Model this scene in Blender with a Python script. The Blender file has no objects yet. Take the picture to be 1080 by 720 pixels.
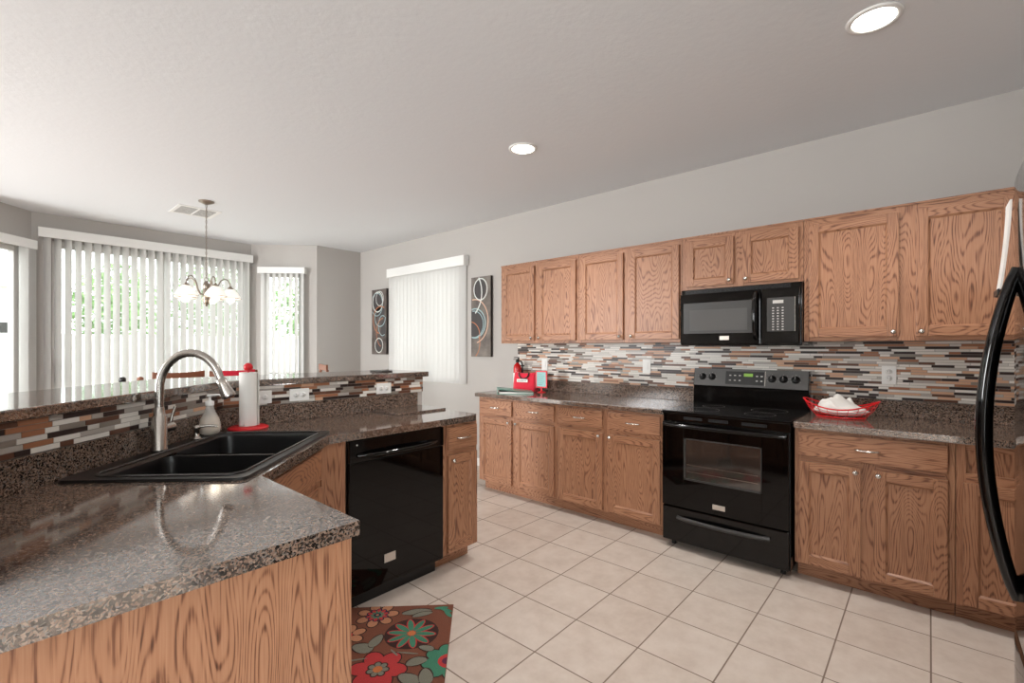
import bpy, bmesh, math, random
from mathutils import Matrix, Vector, Euler

# ------------------------------------------------------------------ camera, sky, lamps, exposure
S = bpy.context.scene
COL = S.collection
YAW = math.radians(41.51)
cam_d = bpy.data.cameras.new('camera')
cam = bpy.data.objects.new('camera', cam_d)
COL.objects.link(cam)
cam.location = (0, 0, 1.34)
cam.rotation_euler = (math.pi / 2, 0, YAW - math.pi / 2)
cam_d.sensor_width = 36
cam_d.lens = 36 * 497.7 / 1080
cam_d.shift_y = 6.2 / 1080
cam_d.clip_start = 0.02
S.camera = cam

world = bpy.data.worlds.new('sky')
S.world = world
world.use_nodes = True
_bg = world.node_tree.nodes['Background']
_bg.inputs[0].default_value = (0.93, 0.97, 1.0, 1)
_bg.inputs[1].default_value = 5.5

def area(name, loc, rot, sx, sy, power, color=(1, 1, 1)):
    d = bpy.data.lights.new(name, 'AREA')
    d.shape = 'RECTANGLE'; d.size = sx; d.size_y = sy; d.energy = power; d.color = color
    o = bpy.data.objects.new(name, d); COL.objects.link(o)
    o.location = loc; o.rotation_euler = rot
    return o
R90 = math.pi / 2
area('fill_light_left', (-3.9, -1.5, 1.35), (R90, 0, -R90), 2.2, 2.0, 85, (0.97, 0.985, 1.0))  # added fill lamp at an unseen opening, standing in for daylight
area('fill_light_dining', (-3.9, 5.4, 1.35), (R90, 0, -R90), 1.3, 2.0, 250, (0.97, 0.985, 1.0))  # added fill lamp out of view that brightens the dining side
area('fill_light_front', (-1.6, -2.9, 1.45), (R90, 0, 0), 3.0, 1.9, 15, (0.97, 0.985, 1.0))  # added weak fill lamp behind the camera
S.view_settings.view_transform = 'Standard'
S.view_settings.look = 'None'
S.view_settings.exposure = 0.18
S.view_settings.gamma = 1.0
S.view_settings.use_curve_mapping = False
random.seed(7)

# ------------------------------------------------------------------ materials
def lin(r, g, b):
    f = lambda c: (c / 12.92 if c <= 0.04045 else ((c + 0.055) / 1.055) ** 2.4)
    return (f(r / 255), f(g / 255), f(b / 255), 1)

def mat(name, col=(200, 200, 200), rough=0.5, metal=0.0, ior=1.5, coat=0.0, emit=None, estr=0.0, trans=0.0, sheen=0.0):
    m = bpy.data.materials.new(name); m.use_nodes = True
    b = m.node_tree.nodes['Principled BSDF']
    b.inputs['Base Color'].default_value = lin(*col)
    b.inputs['Roughness'].default_value = rough
    b.inputs['Metallic'].default_value = metal
    b.inputs['IOR'].default_value = ior
    b.inputs['Coat Weight'].default_value = coat
    b.inputs['Coat Roughness'].default_value = 0.05
    b.inputs['Transmission Weight'].default_value = trans
    b.inputs['Sheen Weight'].default_value = sheen
    if emit:
        b.inputs['Emission Color'].default_value = lin(*emit)
        b.inputs['Emission Strength'].default_value = estr
    return m

class NT:
    """small node-tree helper"""
    def __init__(s, m):
        s.t = m.node_tree; s.b = s.t.nodes['Principled BSDF']
    def n(s, kind, **kw):
        x = s.t.nodes.new(kind)
        for k, v in kw.items(): setattr(x, k, v)
        return x
    def l(s, a, b): s.t.links.new(a, b)
    def math(s, op, a, b=None, c=None):
        x = s.n('ShaderNodeMath', operation=op)
        for i, v in enumerate((a, b, c)):
            if v is None: continue
            if isinstance(v, (int, float)): x.inputs[i].default_value = v
            else: s.l(v, x.inputs[i])
        return x.outputs[0]
    def ramp(s, fac, stops, interp='LINEAR'):
        x = s.n('ShaderNodeValToRGB'); r = x.color_ramp; r.interpolation = interp
        while len(r.elements) < len(stops): r.elements.new(0.5)
        for e, (p, c) in zip(r.elements, stops):
            e.position = p; e.color = lin(*c)
        s.l(fac, x.inputs[0]); return x.outputs[0]
    def noise(s, vec, scale, detail=2.0, rough=0.5):
        x = s.n('ShaderNodeTexNoise'); x.inputs['Scale'].default_value = scale
        x.inputs['Detail'].default_value = detail; x.inputs['Roughness'].default_value = rough
        s.l(vec, x.inputs['Vector']); return x.outputs[0]
    def bump(s, h, strength, dist=0.002):
        x = s.n('ShaderNodeBump'); x.inputs['Strength'].default_value = strength
        x.inputs['Distance'].default_value = dist
        s.l(h, x.inputs['Height']); s.l(x.outputs[0], s.b.inputs['Normal'])
    def mix(s, fac, a, b, blend='MIX'):
        x = s.n('ShaderNodeMix', data_type='RGBA', blend_type=blend)
        for sock, v in ((x.inputs['Factor'], fac), (x.inputs['A'], a), (x.inputs['B'], b)):
            if isinstance(v, (int, float)): sock.default_value = v
            elif isinstance(v, tuple): sock.default_value = v
            else: s.l(v, sock)
        return x.outputs['Result']

def oak(name, grain):
    """oak with cathedral figure; grain runs along local axis 'x' or 'z'"""
    m = mat(name, rough=0.38, ior=1.45); k = NT(m)
    tc = k.n('ShaderNodeTexCoord'); oi = k.n('ShaderNodeObjectInfo')
    off = k.n('ShaderNodeCombineXYZ')
    rnd = k.math('MULTIPLY', oi.outputs['Random'], 37.0)
    for i in range(3): k.l(rnd, off.inputs[i])
    add = k.n('ShaderNodeVectorMath', operation='ADD')
    k.l(tc.outputs['Object'], add.inputs[0]); k.l(off.outputs[0], add.inputs[1])
    def sc(a, b):
        mp = k.n('ShaderNodeMapping')
        mp.inputs['Scale'].default_value = (b, a, a) if grain == 'x' else (a, a, b)
        k.l(add.outputs[0], mp.inputs['Vector']); return mp.outputs[0]
    fig = k.noise(sc(1, 0.17), 8.5, 1.2, 0.4)
    rings = k.math('SINE', k.math('MULTIPLY', fig, 210.0))
    rings = k.math('POWER', k.math('MULTIPLY_ADD', rings, 0.5, 0.5), 3.0)
    pores = k.noise(sc(1, 0.03), 260, 2, 0.6)
    pores = k.math('MULTIPLY', k.math('SUBTRACT', pores, 0.42), 2.6)
    tone = k.noise(sc(1, 0.3), 2.2, 2)
    rings = k.math('MULTIPLY', rings, k.math('MULTIPLY_ADD', pores, 0.8, 0.55))
    f = k.math('ADD', k.math('MULTIPLY', rings, 0.55), k.math('MULTIPLY', pores, 0.28))
    f = k.math('ADD', f, k.math('MULTIPLY', tone, 0.22))
    c = k.ramp(f, [(0.0, (174, 128, 98)), (0.3, (160, 113, 84)), (0.58, (122, 80, 58)), (1.0, (76, 46, 33))])
    k.l(c, k.b.inputs['Base Color'])
    k.bump(f, 0.12, 0.001)
    return m

def granite(name, rough, ior):
    m = mat(name, rough=rough, ior=ior); k = NT(m)
    tc = k.n('ShaderNodeTexCoord'); v = tc.outputs['Object']
    nz = k.n('ShaderNodeTexNoise'); nz.inputs['Scale'].default_value = 90
    k.l(v, nz.inputs['Vector'])
    wob = k.n('ShaderNodeVectorMath', operation='MULTIPLY_ADD')
    k.l(nz.outputs['Color'], wob.inputs[0]); wob.inputs[1].default_value = (0.012, 0.012, 0.012); k.l(v, wob.inputs[2])
    vo = k.n('ShaderNodeTexVoronoi'); vo.inputs['Scale'].default_value = 250
    k.l(wob.outputs[0], vo.inputs['Vector'])
    sep = k.n('ShaderNodeSeparateColor'); k.l(vo.outputs['Color'], sep.inputs[0])
    big = k.noise(v, 38, 2)
    f = k.math('ADD', k.math('MULTIPLY', sep.outputs[0], 0.72), k.math('MULTIPLY', big, 0.34))
    c = k.ramp(f, [(0.0, (30, 26, 24)), (0.33, (62, 51, 45)), (0.41, (100, 81, 69)), (0.54, (126, 104, 90)),
                   (0.70, (146, 124, 109)), (0.80, (116, 108, 102)), (0.90, (60, 50, 45))], 'CONSTANT')
    k.l(c, k.b.inputs['Base Color'])
    return m

def floor_tile(name):
    T = 0.3267
    m = mat(name, rough=0.42, ior=1.45); k = NT(m)
    tc = k.n('ShaderNodeTexCoord'); sp = k.n('ShaderNodeSeparateXYZ'); k.l(tc.outputs['Object'], sp.inputs[0])
    gx = k.math('SUBTRACT', k.math('DIVIDE', sp.outputs[0], T), 0.9664)
    gy = k.math('SUBTRACT', k.math('DIVIDE', sp.outputs[1], T), 0.9871)
    fx, fy = k.math('FRACT', gx), k.math('FRACT', gy)
    ex = k.math('MINIMUM', fx, k.math('SUBTRACT', 1.0, fx)); ey = k.math('MINIMUM', fy, k.math('SUBTRACT', 1.0, fy))
    e = k.math('MINIMUM', ex, ey)
    mr = k.n('ShaderNodeMapRange'); mr.interpolation_type = 'SMOOTHSTEP'
    mr.inputs[1].default_value = 0.006; mr.inputs[2].default_value = 0.013
    k.l(e, mr.inputs[0]); mask = mr.outputs[0]
    cell = k.n('ShaderNodeCombineXYZ'); k.l(k.math('FLOOR', gx), cell.inputs[0]); k.l(k.math('FLOOR', gy), cell.inputs[1])
    wn = k.n('ShaderNodeTexWhiteNoise'); wn.noise_dimensions = '3D'; k.l(cell.outputs[0], wn.inputs['Vector'])
    shift = k.n('ShaderNodeVectorMath', operation='MULTIPLY_ADD')
    k.l(wn.outputs['Color'], shift.inputs[0]); shift.inputs[1].default_value = (5, 5, 5); k.l(tc.outputs['Object'], shift.inputs[2])
    mott = k.noise(shift.outputs[0], 9, 5, 0.65)
    f = k.math('ADD', k.math('MULTIPLY', mott, 0.85), k.math('MULTIPLY', wn.outputs['Value'], 0.12))
    c = k.ramp(f, [(0.25, (190, 174, 161)), (0.5, (204, 190, 178)), (0.75, (214, 202, 191))])
    c = k.mix(mask, lin(128, 110, 97), c)
    k.l(c, k.b.inputs['Base Color'])
    k.bump(k.math('ADD', mask, k.math('MULTIPLY', mott, 0.15)), 0.35, 0.002)
    rr = k.math('MULTIPLY_ADD', mask, -0.45, 0.85); k.l(rr, k.b.inputs['Roughness'])
    return m

def plaster(name, col, scale, strength):
    m = mat(name, col, rough=0.85); k = NT(m)
    tc = k.n('ShaderNodeTexCoord')
    k.bump(k.noise(tc.outputs['Object'], scale, 4, 0.6), strength, 0.004)
    return m

M = {}
M['oak_v'] = oak('oak vertical grain', 'z')
M['oak_h'] = oak('oak horizontal grain', 'x')
M['granite'] = granite('speckled brown granite', 0.08, 2.8)
M['granite_splash'] = granite('speckled brown granite upstand', 0.14, 1.45)
M['floor'] = floor_tile('beige ceramic tile')
M['wall'] = plaster('warm grey paint', (180, 175, 170), 60, 0.12)
M['ceiling'] = plaster('textured ceiling paint', (222, 223, 225), 28, 0.35)
M['white'] = mat('white paint', (232, 231, 228), 0.45)
M['plastic_white'] = mat('white plastic', (236, 234, 230), 0.35)
M['black_gloss'] = mat('black gloss enamel', (8, 7, 7), 0.06, ior=1.45)
M['black_glass'] = mat('black glass', (5, 4, 4), 0.04, ior=1.38)
M['black_matt'] = mat('black plastic', (16, 15, 15), 0.4)
M['dark_panel'] = mat('charcoal control panel', (58, 56, 54), 0.4, ior=1.4)
M['window_glass_dark'] = mat('smoked oven glass', (46, 42, 39), 0.06, ior=2.2)
M['stove_panel'] = mat('charcoal range control panel', (88, 86, 84), 0.4)
M['mw_glass'] = mat('smoked microwave glass with painted reflection', (88, 87, 86), 0.08, ior=1.45)  # grey base colour stands in for reflections of the room behind
M['steel'] = mat('brushed steel', (178, 172, 166), 0.26, metal=1.0)
M['chrome'] = mat('satin nickel', (214, 210, 204), 0.18, metal=1.0)
M['bronze'] = mat('brushed nickel lamp metal', (150, 138, 126), 0.3, metal=1.0)
M['badge'] = mat('brushed metal badge', (205, 196, 186), 0.35, metal=0.6)
M['sink'] = mat('black composite', (13, 12, 12), 0.33, ior=1.55)
M['sink_rim'] = mat('black composite rim with painted highlight', (40, 37, 35), 0.2, ior=1.6)  # lighter tone paints grey highlights onto the lip and divider
M['red'] = mat('red plastic', (206, 22, 32), 0.35)
M['red_wire'] = mat('red enamelled wire', (214, 24, 30), 0.3)
M['red_fabric'] = mat('red bag fabric', (214, 20, 52), 0.75, sheen=0.2)
M['red_paint'] = mat('red cylinder paint', (200, 24, 26), 0.25)
M['teal_cover'] = mat('teal binder cover', (84, 142, 128), 0.35)
M['paper'] = mat('white paper', (236, 232, 226), 0.8)
M['teal_paper'] = mat('pale teal printed card', (142, 190, 188), 0.5)
M['ink'] = mat('grey print', (120, 118, 116), 0.7)
M['cream'] = mat('cream liquid soap', (226, 206, 184), 0.3)
M['clear'] = mat('clear plastic', (236, 234, 230), 0.08)
M['clear'].node_tree.nodes['Principled BSDF'].inputs['Alpha'].default_value = 0.35
M['display'] = mat('green display', (70, 90, 40), 0.3, emit=(150, 200, 80), estr=0.5)
M['grey_mark'] = mat('pale printed marks', (190, 186, 180), 0.5)
M['wood_chair'] = mat('brown chair wood', (134, 82, 58), 0.4)
M['frame_white'] = mat('white window frame', (214, 211, 207), 0.4)
M['stucco'] = mat('white block wall paint', (225, 222, 216), 0.9)
M['concrete'] = mat('pale concrete', (190, 186, 180), 0.9)
M['bark'] = mat('tree bark', (92, 76, 62), 0.9)
M['leaf'] = mat('tree leaf', (120, 150, 96), 0.7)
M['canvas'] = mat('canvas edge', (40, 33, 30), 0.8)
M['white_glow'] = mat('lit lamp', (255, 252, 245), 0.4, emit=(255, 248, 236), estr=9.0)
M['bulb'] = mat('lit bulb', (255, 250, 240), 0.4, emit=(255, 240, 215), estr=4.0)
M['shade'] = mat('frosted glass shade', (250, 246, 240), 0.35, emit=(255, 246, 232), estr=0.45)
M['cloth'] = mat('white napkin cloth', (226, 222, 216), 0.9)
M['vent_dark'] = mat('vent duct', (52, 50, 48), 0.8)
M['oven_inner'] = mat('dark enamel', (24, 22, 21), 0.4)

def glass_pane():
    m = bpy.data.materials.new('window glass'); m.use_nodes = True
    t = m.node_tree; t.nodes.clear()
    out = t.nodes.new('ShaderNodeOutputMaterial'); mx = t.nodes.new('ShaderNodeMixShader')
    tr = t.nodes.new('ShaderNodeBsdfTransparent'); gl = t.nodes.new('ShaderNodeBsdfGlossy')
    gl.inputs['Roughness'].default_value = 0.02
    lw = t.nodes.new('ShaderNodeLayerWeight'); pw = t.nodes.new('ShaderNodeMath'); pw.operation = 'POWER'; pw.inputs[1].default_value = 5.0
    fr = t.nodes.new('ShaderNodeMath'); fr.operation = 'MULTIPLY_ADD'; fr.inputs[1].default_value = 0.9; fr.inputs[2].default_value = 0.035
    t.links.new(lw.outputs['Facing'], pw.inputs[0]); t.links.new(pw.outputs[0], fr.inputs[0])
    tr.inputs[0].default_value = (0.95, 0.97, 0.96, 1)
    t.links.new(fr.outputs[0], mx.inputs[0]); t.links.new(tr.outputs[0], mx.inputs[1])
    t.links.new(gl.outputs[0], mx.inputs[2]); t.links.new(mx.outputs[0], out.inputs[0])
    return m
M['glass'] = glass_pane()

def slat_mat():
    m = bpy.data.materials.new('vinyl blind slat'); m.use_nodes = True
    t = m.node_tree; t.nodes.clear()
    out = t.nodes.new('ShaderNodeOutputMaterial'); mx = t.nodes.new('ShaderNodeMixShader')
    d = t.nodes.new('ShaderNodeBsdfDiffuse'); tl = t.nodes.new('ShaderNodeBsdfTranslucent')
    d.inputs[0].default_value = lin(228, 226, 223); tl.inputs[0].default_value = lin(225, 224, 222)
    mx.inputs[0].default_value = 0.40
    t.links.new(d.outputs[0], mx.inputs[1]); t.links.new(tl.outputs[0], mx.inputs[2])
    t.links.new(mx.outputs[0], out.inputs[0])
    return m
M['slat'] = slat_mat()

# ------------------------------------------------------------------ mesh building
class MB:
    """collects shapes into one mesh; coordinates are local to the object it becomes"""
    def __init__(s): s.v = []; s.f = []; s.m = []; s.s = []
    def add(s, verts, faces, mi=0, smooth=False):
        o = len(s.v); s.v += [tuple(v) for v in verts]
        for f in faces:
            s.f.append(tuple(i + o for i in f)); s.m.append(mi); s.s.append(smooth)
        return s
    def box(s, x0, x1, y0, y1, z0, z1, mi=0, bev=0.0):
        x0, x1 = sorted((x0, x1)); y0, y1 = sorted((y0, y1)); z0, z1 = sorted((z0, z1))
        if bev <= 0:
            v = [(x, y, z) for z in (z0, z1) for y in (y0, y1) for x in (x0, x1)]
            return s.add(v, [(0, 2, 3, 1), (4, 5, 7, 6), (0, 1, 5, 4), (2, 6, 7, 3), (0, 4, 6, 2), (1, 3, 7, 5)], mi)
        bm = bmesh.new(); bmesh.ops.create_cube(bm, size=1)
        for q in bm.verts:
            q.co = Vector(((x0 + x1) / 2 + q.co.x * (x1 - x0), (y0 + y1) / 2 + q.co.y * (y1 - y0), (z0 + z1) / 2 + q.co.z * (z1 - z0)))
        b = min(bev, (x1 - x0) * .45, (y1 - y0) * .45, (z1 - z0) * .45)
        bmesh.ops.bevel(bm, geom=list(bm.edges), offset=b, segments=2, profile=0.6, affect='EDGES')
        s.bm(bm, mi); return s
    def bm(s, bm, mi=0, smooth=False, mtx=None):
        bm.verts.index_update()
        s.add([(mtx @ v.co if mtx else v.co) for v in bm.verts], [[v.index for v in f.verts] for f in bm.faces], mi, smooth)
        bm.free(); return s
    def prism(s, pts, z0, z1, mi=0, bev=0.0):
        n = len(pts)
        bm = bmesh.new()
        a = [bm.verts.new((x, y, z0)) for x, y in pts]; b = [bm.verts.new((x, y, z1)) for x, y in pts]
        bm.faces.new(a[::-1]); bm.faces.new(b)
        for i in range(n): bm.faces.new((a[i], a[(i + 1) % n], b[(i + 1) % n], b[i]))
        bmesh.ops.recalc_face_normals(bm, faces=list(bm.faces))
        if bev > 0:
            bmesh.ops.bevel(bm, geom=[e for e in bm.edges], offset=bev, segments=2, profile=0.6, affect='EDGES')
        return s.bm(bm, mi)
    def ring(s, c, u, w, r, n): return [c + u * (r * math.cos(2 * math.pi * i / n)) + w * (r * math.sin(2 * math.pi * i / n)) for i in range(n)]
    def tube(s, pts, r, n=8, mi=0, closed=False, caps=True):
        pts = [Vector(p) for p in pts]; N = len(pts)
        rr = r if isinstance(r, (list, tuple)) else [r] * N
        verts, prev = [], None
        for i, p in enumerate(pts):
            a = pts[(i - 1) % N] if (closed or i > 0) else p
            b = pts[(i + 1) % N] if (closed or i < N - 1) else p
            t = (b - a).normalized()
            if prev is None:
                h = Vector((0, 0, 1)) if abs(t.z) < 0.9 else Vector((1, 0, 0))
                u = t.cross(h).normalized()
            else: u = (prev - t * prev.dot(t)).normalized()
            prev = u
            verts += s.ring(p, u, t.cross(u), rr[i], n)
        f = []
        for i in range(N if closed else N - 1):
            for k in range(n):
                a, b = i * n, ((i + 1) % N) * n
                f.append((a + k, b + k, b + (k + 1) % n, a + (k + 1) % n)[::-1])
        s.add(verts, f, mi, True)
        if not closed and caps:
            s.add(verts[:n], [tuple(range(n))], mi); s.add(verts[-n:], [tuple(range(n))[::-1]], mi)
        return s
    def cyl(s, a, b, r, r2=None, n=16, mi=0): return s.tube([a, b], [r, r if r2 is None else r2], n, mi)
    def lathe(s, prof, c=(0, 0, 0), n=24, mi=0, axis='z', smooth=True):
        """prof = [(radius, height)...]"""
        verts = []; c = Vector(c)
        for r, h in prof:
            for i in range(n):
                a = 2 * math.pi * i / n; x, y = r * math.cos(a), r * math.sin(a)
                verts.append(c + Vector({'z': (x, y, h), 'y': (x, h, -y), 'x': (h, x, y)}[axis]))
        f = []
        for j in range(len(prof) - 1):
            for i in range(n):
                f.append((j * n + i, j * n + (i + 1) % n, (j + 1) * n + (i + 1) % n, (j + 1) * n + i))
        return s.add(verts, f, mi, smooth)
    def ball(s, c, r, mi=0, n=16, sz=1.0):
        return s.lathe([(r * math.sin(math.pi * i / 10) + 1e-5, -r * sz * math.cos(math.pi * i / 10)) for i in range(11)], c, n, mi)
    def build(s, name, mats, parent=None):
        me = bpy.data.meshes.new(name)
        me.from_pydata(s.v, [], s.f)
        for m in (mats if isinstance(mats, (list, tuple)) else [mats]): me.materials.append(M[m] if isinstance(m, str) else m)
        me.polygons.foreach_set('material_index', s.m); me.polygons.foreach_set('use_smooth', s.s)
        me.update()
        o = bpy.data.objects.new(name, me); COL.objects.link(o)
        if parent is not None: o.parent = parent
        return o

def tag(o, label=None, cat=None, group=None, kind=None):
    if label: o['label'] = label
    if cat: o['category'] = cat
    if group: o['group'] = group
    if kind: o['kind'] = kind
    return o

def thing(name, loc, rz, label, cat, group=None):
    o = bpy.data.objects.new(name, None); COL.objects.link(o)
    o.empty_display_size = 0.1
    o.location = loc; o.rotation_euler = (0, 0, rz)
    return tag(o, label, cat, group)

def copy_tree(o, parent=None):
    c = o.copy(); COL.objects.link(c)
    if parent is not None: c.parent = parent
    for ch in list(o.children): copy_tree(ch, c)
    return c

RIGHT = -math.pi / 2          # cabinets on the stove wall: local x runs towards the fridge, local -y into the room
W = 3.76                      # stove wall plane
CEIL = 2.745

# ------------------------------------------------------------------ room shell
ROOM = [(3.76, -0.95), (3.76, 6.33), (3.09, 6.33), (2.47, 6.95), (0.36, 6.95), (-0.26, 6.33), (-4.0, 6.33), (-4.0, -3.0), (0.78, -3.0), (0.78, -0.95)]
tag(MB().prism(ROOM, -0.10, 0.0).build('floor', 'floor'), 'beige square ceramic tile floor', kind='structure')
tag(MB().prism(ROOM, CEIL, CEIL + 0.12).build('ceiling', 'ceiling'), 'light grey textured ceiling', kind='structure')

def wall(name, p0, p1, holes=(), label=None, t=0.14, ext0=0.0, ext1=0.0):
    """p0 to p1 with the room on the left hand side; holes = (s0, s1, z0, z1) measured from p0"""
    a = Vector(p0); d = Vector(p1) - a; L = d.length; rz = math.atan2(d.y, d.x)
    b = MB(); s = -ext0
    for (s0, s1, z0, z1) in sorted(holes):
        b.box(s, s0, -t, 0, 0, CEIL)
        if z0 > 0: b.box(s0, s1, -t, 0, 0, z0)
        b.box(s0, s1, -t, 0, z1, CEIL)
        s = s1
    b.box(s, L + ext1, -t, 0, 0, CEIL)
    o = b.build(name, 'wall'); o.location = (a.x, a.y, 0); o.rotation_euler = (0, 0, rz)
    tag(o, label, kind='structure'); return o
wall('wall_right', (3.76, -0.95), (3.76, 6.33), [(4.08 + .95, 5.46 + .95, 0.95, 2.33)], 'grey painted wall behind the stove', ext1=0.1, ext0=0.1)
wall('wall_alcove', (3.76, 6.33), (3.09, 6.33), (), 'grey wall end beside the bay', ext0=0.0)
wall('wall_bay_right', (3.09, 6.33), (2.47, 6.95), [(0.877 - 0.66, 0.877 - 0.13, 0.95, 2.36)], 'angled grey bay wall with the narrow window', ext1=0.06)
wall('wall_back', (2.47, 6.95), (0.36, 6.95), [(0.03, 1.955, 0.0, 2.47)], 'grey bay wall around the patio door', ext1=0.06)
wall('wall_bay_left', (0.36, 6.95), (-0.26, 6.33), [(0.08, 0.76, 0.6, 2.36)], 'angled grey bay wall on the left')
wall('wall_rear', (-0.26, 6.33), (-4.0, 6.33), (), 'grey dining room wall', ext1=0.1)
wall('wall_left', (-4.0, 6.33), (-4.0, -3.0), [(6.33 - 6.1, 6.33 - 4.7, 0.3, 2.4), (6.33 + .4, 6.33 + 2.6, 0.3, 2.4)], 'living room wall with added window openings', ext1=0.1)  # openings here and in the front wall are added to let light in
wall('wall_front', (-4.0, -3.0), (0.78, -3.0), [(0.9, 3.9, 0.5, 2.4)], 'living room wall with added wide opening', ext1=0.1)
wall('wall_hall', (0.78, -3.0), (0.78, -0.95), (), 'short grey wall beside the refrigerator')
wall('wall_refrigerator', (0.78, -0.95), (3.76, -0.95), (), 'grey wall behind the refrigerator')

def window(name, p0, p1, s0, s1, z0, z1, label, sash=None, fw=0.05):
    """framed window set in a hole: frame, sash bar and pane"""
    a = Vector(p0); d = Vector(p1) - a; rz = math.atan2(d.y, d.x)
    b = MB()
    b.box(s0, s0 + fw, -0.11, -0.05, z0, z1, 0, .004).box(s1 - fw, s1, -0.11, -0.05, z0, z1, 0, .004)
    b.box(s0 + fw, s1 - fw, -0.11, -0.05, z0, z0 + fw, 0, .004).box(s0 + fw, s1 - fw, -0.11, -0.05, z1 - fw, z1, 0, .004)
    if sash: b.box((s0 + s1) / 2 - .025, (s0 + s1) / 2 + .025, -0.105, -0.06, z0 + fw, z1 - fw, 0, .004)
    root = b.build(name, 'frame_white'); root.location = (a.x, a.y, 0); root.rotation_euler = (0, 0, rz)
    MB().box(s0 + fw, s1 - fw, -0.084, -0.078, z0 + fw, z1 - fw).build('window_pane', 'glass', root)
    tag(root, label, kind='structure'); return root
window('window_1', (3.76, -0.95), (3.76, 6.33), 5.03, 6.41, 0.95, 2.33, 'white framed window between the two canvases', True)
window('window_2', (3.09, 6.33), (2.47, 6.95), 0.217, 0.747, 0.95, 2.36, 'narrow white framed bay window')
window('window_3', (0.36, 6.95), (-0.26, 6.33), 0.08, 0.76, 0.6, 2.36, 'left bay window at the photo edge')
window('window_4', (-4.0, 6.33), (-4.0, -3.0), 6.73, 8.93, 0.3, 2.4, 'added unseen living room window at the left fill lamp', True)  # this and the next two windows are added, out of view, to admit light
window('window_6', (-4.0, 6.33), (-4.0, -3.0), 0.23, 1.63, 0.3, 2.4, 'added unseen side window at the dining fill lamp', True)
window('window_5', (-4.0, -3.0), (0.78, -3.0), 0.9, 3.9, 0.5, 2.4, 'added unseen wide window at the front fill lamp', True)

# sliding patio door in the bay
door = MB()
x0, x1 = 0.516, 2.439
door.box(x0, x0 + .03, 6.97, 7.07, 0.0, 2.47, 0, .003).box(x1 - .03, x1, 6.97, 7.07, 0.0, 2.47, 0, .003)
door.box(x0 + .03, x1 - .03, 6.97, 7.07, 2.44, 2.47, 0, .003).box(x0 + .03, x1 - .03, 6.97, 7.07, 0.0, 0.03, 0, .003)
door_1 = tag(door.build('door_1', 'frame_white'), 'white framed sliding glass patio door behind the wide blind', kind='structure')
for pa, pb, yy in ((x0 + .03, 1.50, 6.98), (1.45, x1 - .03, 7.025)):
    b = MB()
    b.box(pa, pa + .045, yy, yy + .035, .03, 2.44, 0, .003).box(pb - .045, pb, yy, yy + .035, .03, 2.44, 0, .003)
    b.box(pa + .045, pb - .045, yy, yy + .035, .03, .11, 0, .003).box(pa + .045, pb - .045, yy, yy + .035, 2.40, 2.44, 0, .003)
    p = b.build('sliding_panel', 'frame_white', door_1)
    MB().box(pa + .045, pb - .045, yy + .014, yy + .02, .11, 2.40).build('glass_pane', 'glass', p)
h = MB().box(x0 + .034, x0 + .064, 6.945, 6.979, 0.98, 1.22, 0, .006).build('door_handle', 'bronze', door_1)

# baseboards
def base(name, p0, p1):
    a = Vector(p0); d = Vector(p1) - a
    o = MB().box(0, d.length, 0.0, 0.012, 0.0, 0.085, 0, .003).build(name, 'white')
    o.location = (a.x, a.y, 0); o.rotation_euler = (0, 0, math.atan2(d.y, d.x)); tag(o, kind='structure')
base('baseboard_right', (3.76, 3.28), (3.76, 6.33)); base('baseboard_alcove', (3.748, 6.33), (3.09, 6.33))
base('baseboard_bay', (3.085, 6.335), (2.475, 6.945)); base('baseboard_bay_left', (0.355, 6.945), (-0.255, 6.335))

# ------------------------------------------------------------------ cabinets
def knob(b, x, y, z, r=0.014):
    """round cabinet knob whose stem grows along local -y"""
    b.lathe([(0.0055, 0), (0.0055, -0.012), (r * .8, -0.016), (r, -0.022), (r * .75, -0.029), (0.0001, -0.031)], (x, y, z), 16, 0, 'y')
    return b
def pull(b, x, y, z, w=0.105):
    b.tube([(x - w / 2, y, z), (x - w / 2 + .004, y - .014, z), (x - w / 2 + .02, y - .024, z), (x, y - .028, z), (x + w / 2 - .02, y - .024, z),
            (x + w / 2 - .004, y - .014, z), (x + w / 2, y, z)], [.006, .006, .0052, .0052, .0052, .006, .006], 8)
    return b
def door_leaf(root, x0, x1, yf, z0, z1, kn=None):
    """frame and recessed panel door; back of the door on plane y = yf, knob at kn (x, z)"""
    t, w = 0.019, 0.052; ya, yb = yf - t, yf - .0005
    b = MB()
    b.box(x0, x0 + w, ya, yb, z0, z1, 0, .003).box(x1 - w, x1, ya, yb, z0, z1, 0, .003)
    b.box(x0 + w, x1 - w, ya, yb, z0, z0 + w, 1, .003).box(x0 + w, x1 - w, ya, yb, z1 - w, z1, 1, .003)
    xi, xj, zi, zj, c, yp = x0 + w, x1 - w, z0 + w, z1 - w, .009, yf - .008
    yt = ya + .002
    # sloped moulding around the recessed panel
    o_ = [(xi, yt, zi), (xj, yt, zi), (xj, yt, zj), (xi, yt, zj)]
    n_ = [(xi + c, yp, zi + c), (xj - c, yp, zi + c), (xj - c, yp, zj - c), (xi + c, yp, zj - c)]
    b.add(o_ + n_, [(0, 1, 5, 4), (2, 3, 7, 6)], 1); b.add(o_ + n_, [(1, 2, 6, 5), (3, 0, 4, 7)], 0)
    b.box(xi - .003, xj + .003, yp, yf - .002, zi - .003, zj + .003, 0)
    d = b.build('door', ['oak_v', 'oak_h'], root)
    if kn: knob(MB(), kn[0], ya, kn[1]).build('knob', 'chrome', d)
    return d
def drawer_leaf(root, x0, x1, yf, z0, z1, handle=True, name='drawer'):
    d = MB().box(x0, x1, yf - .019, yf - .0005, z0, z1, 0, .005).build(name, 'oak_h', root)
    if handle: pull(MB(), (x0 + x1) / 2, yf - .019, (z0 + z1) / 2).build('handle', 'chrome', d)
    return d

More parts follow.
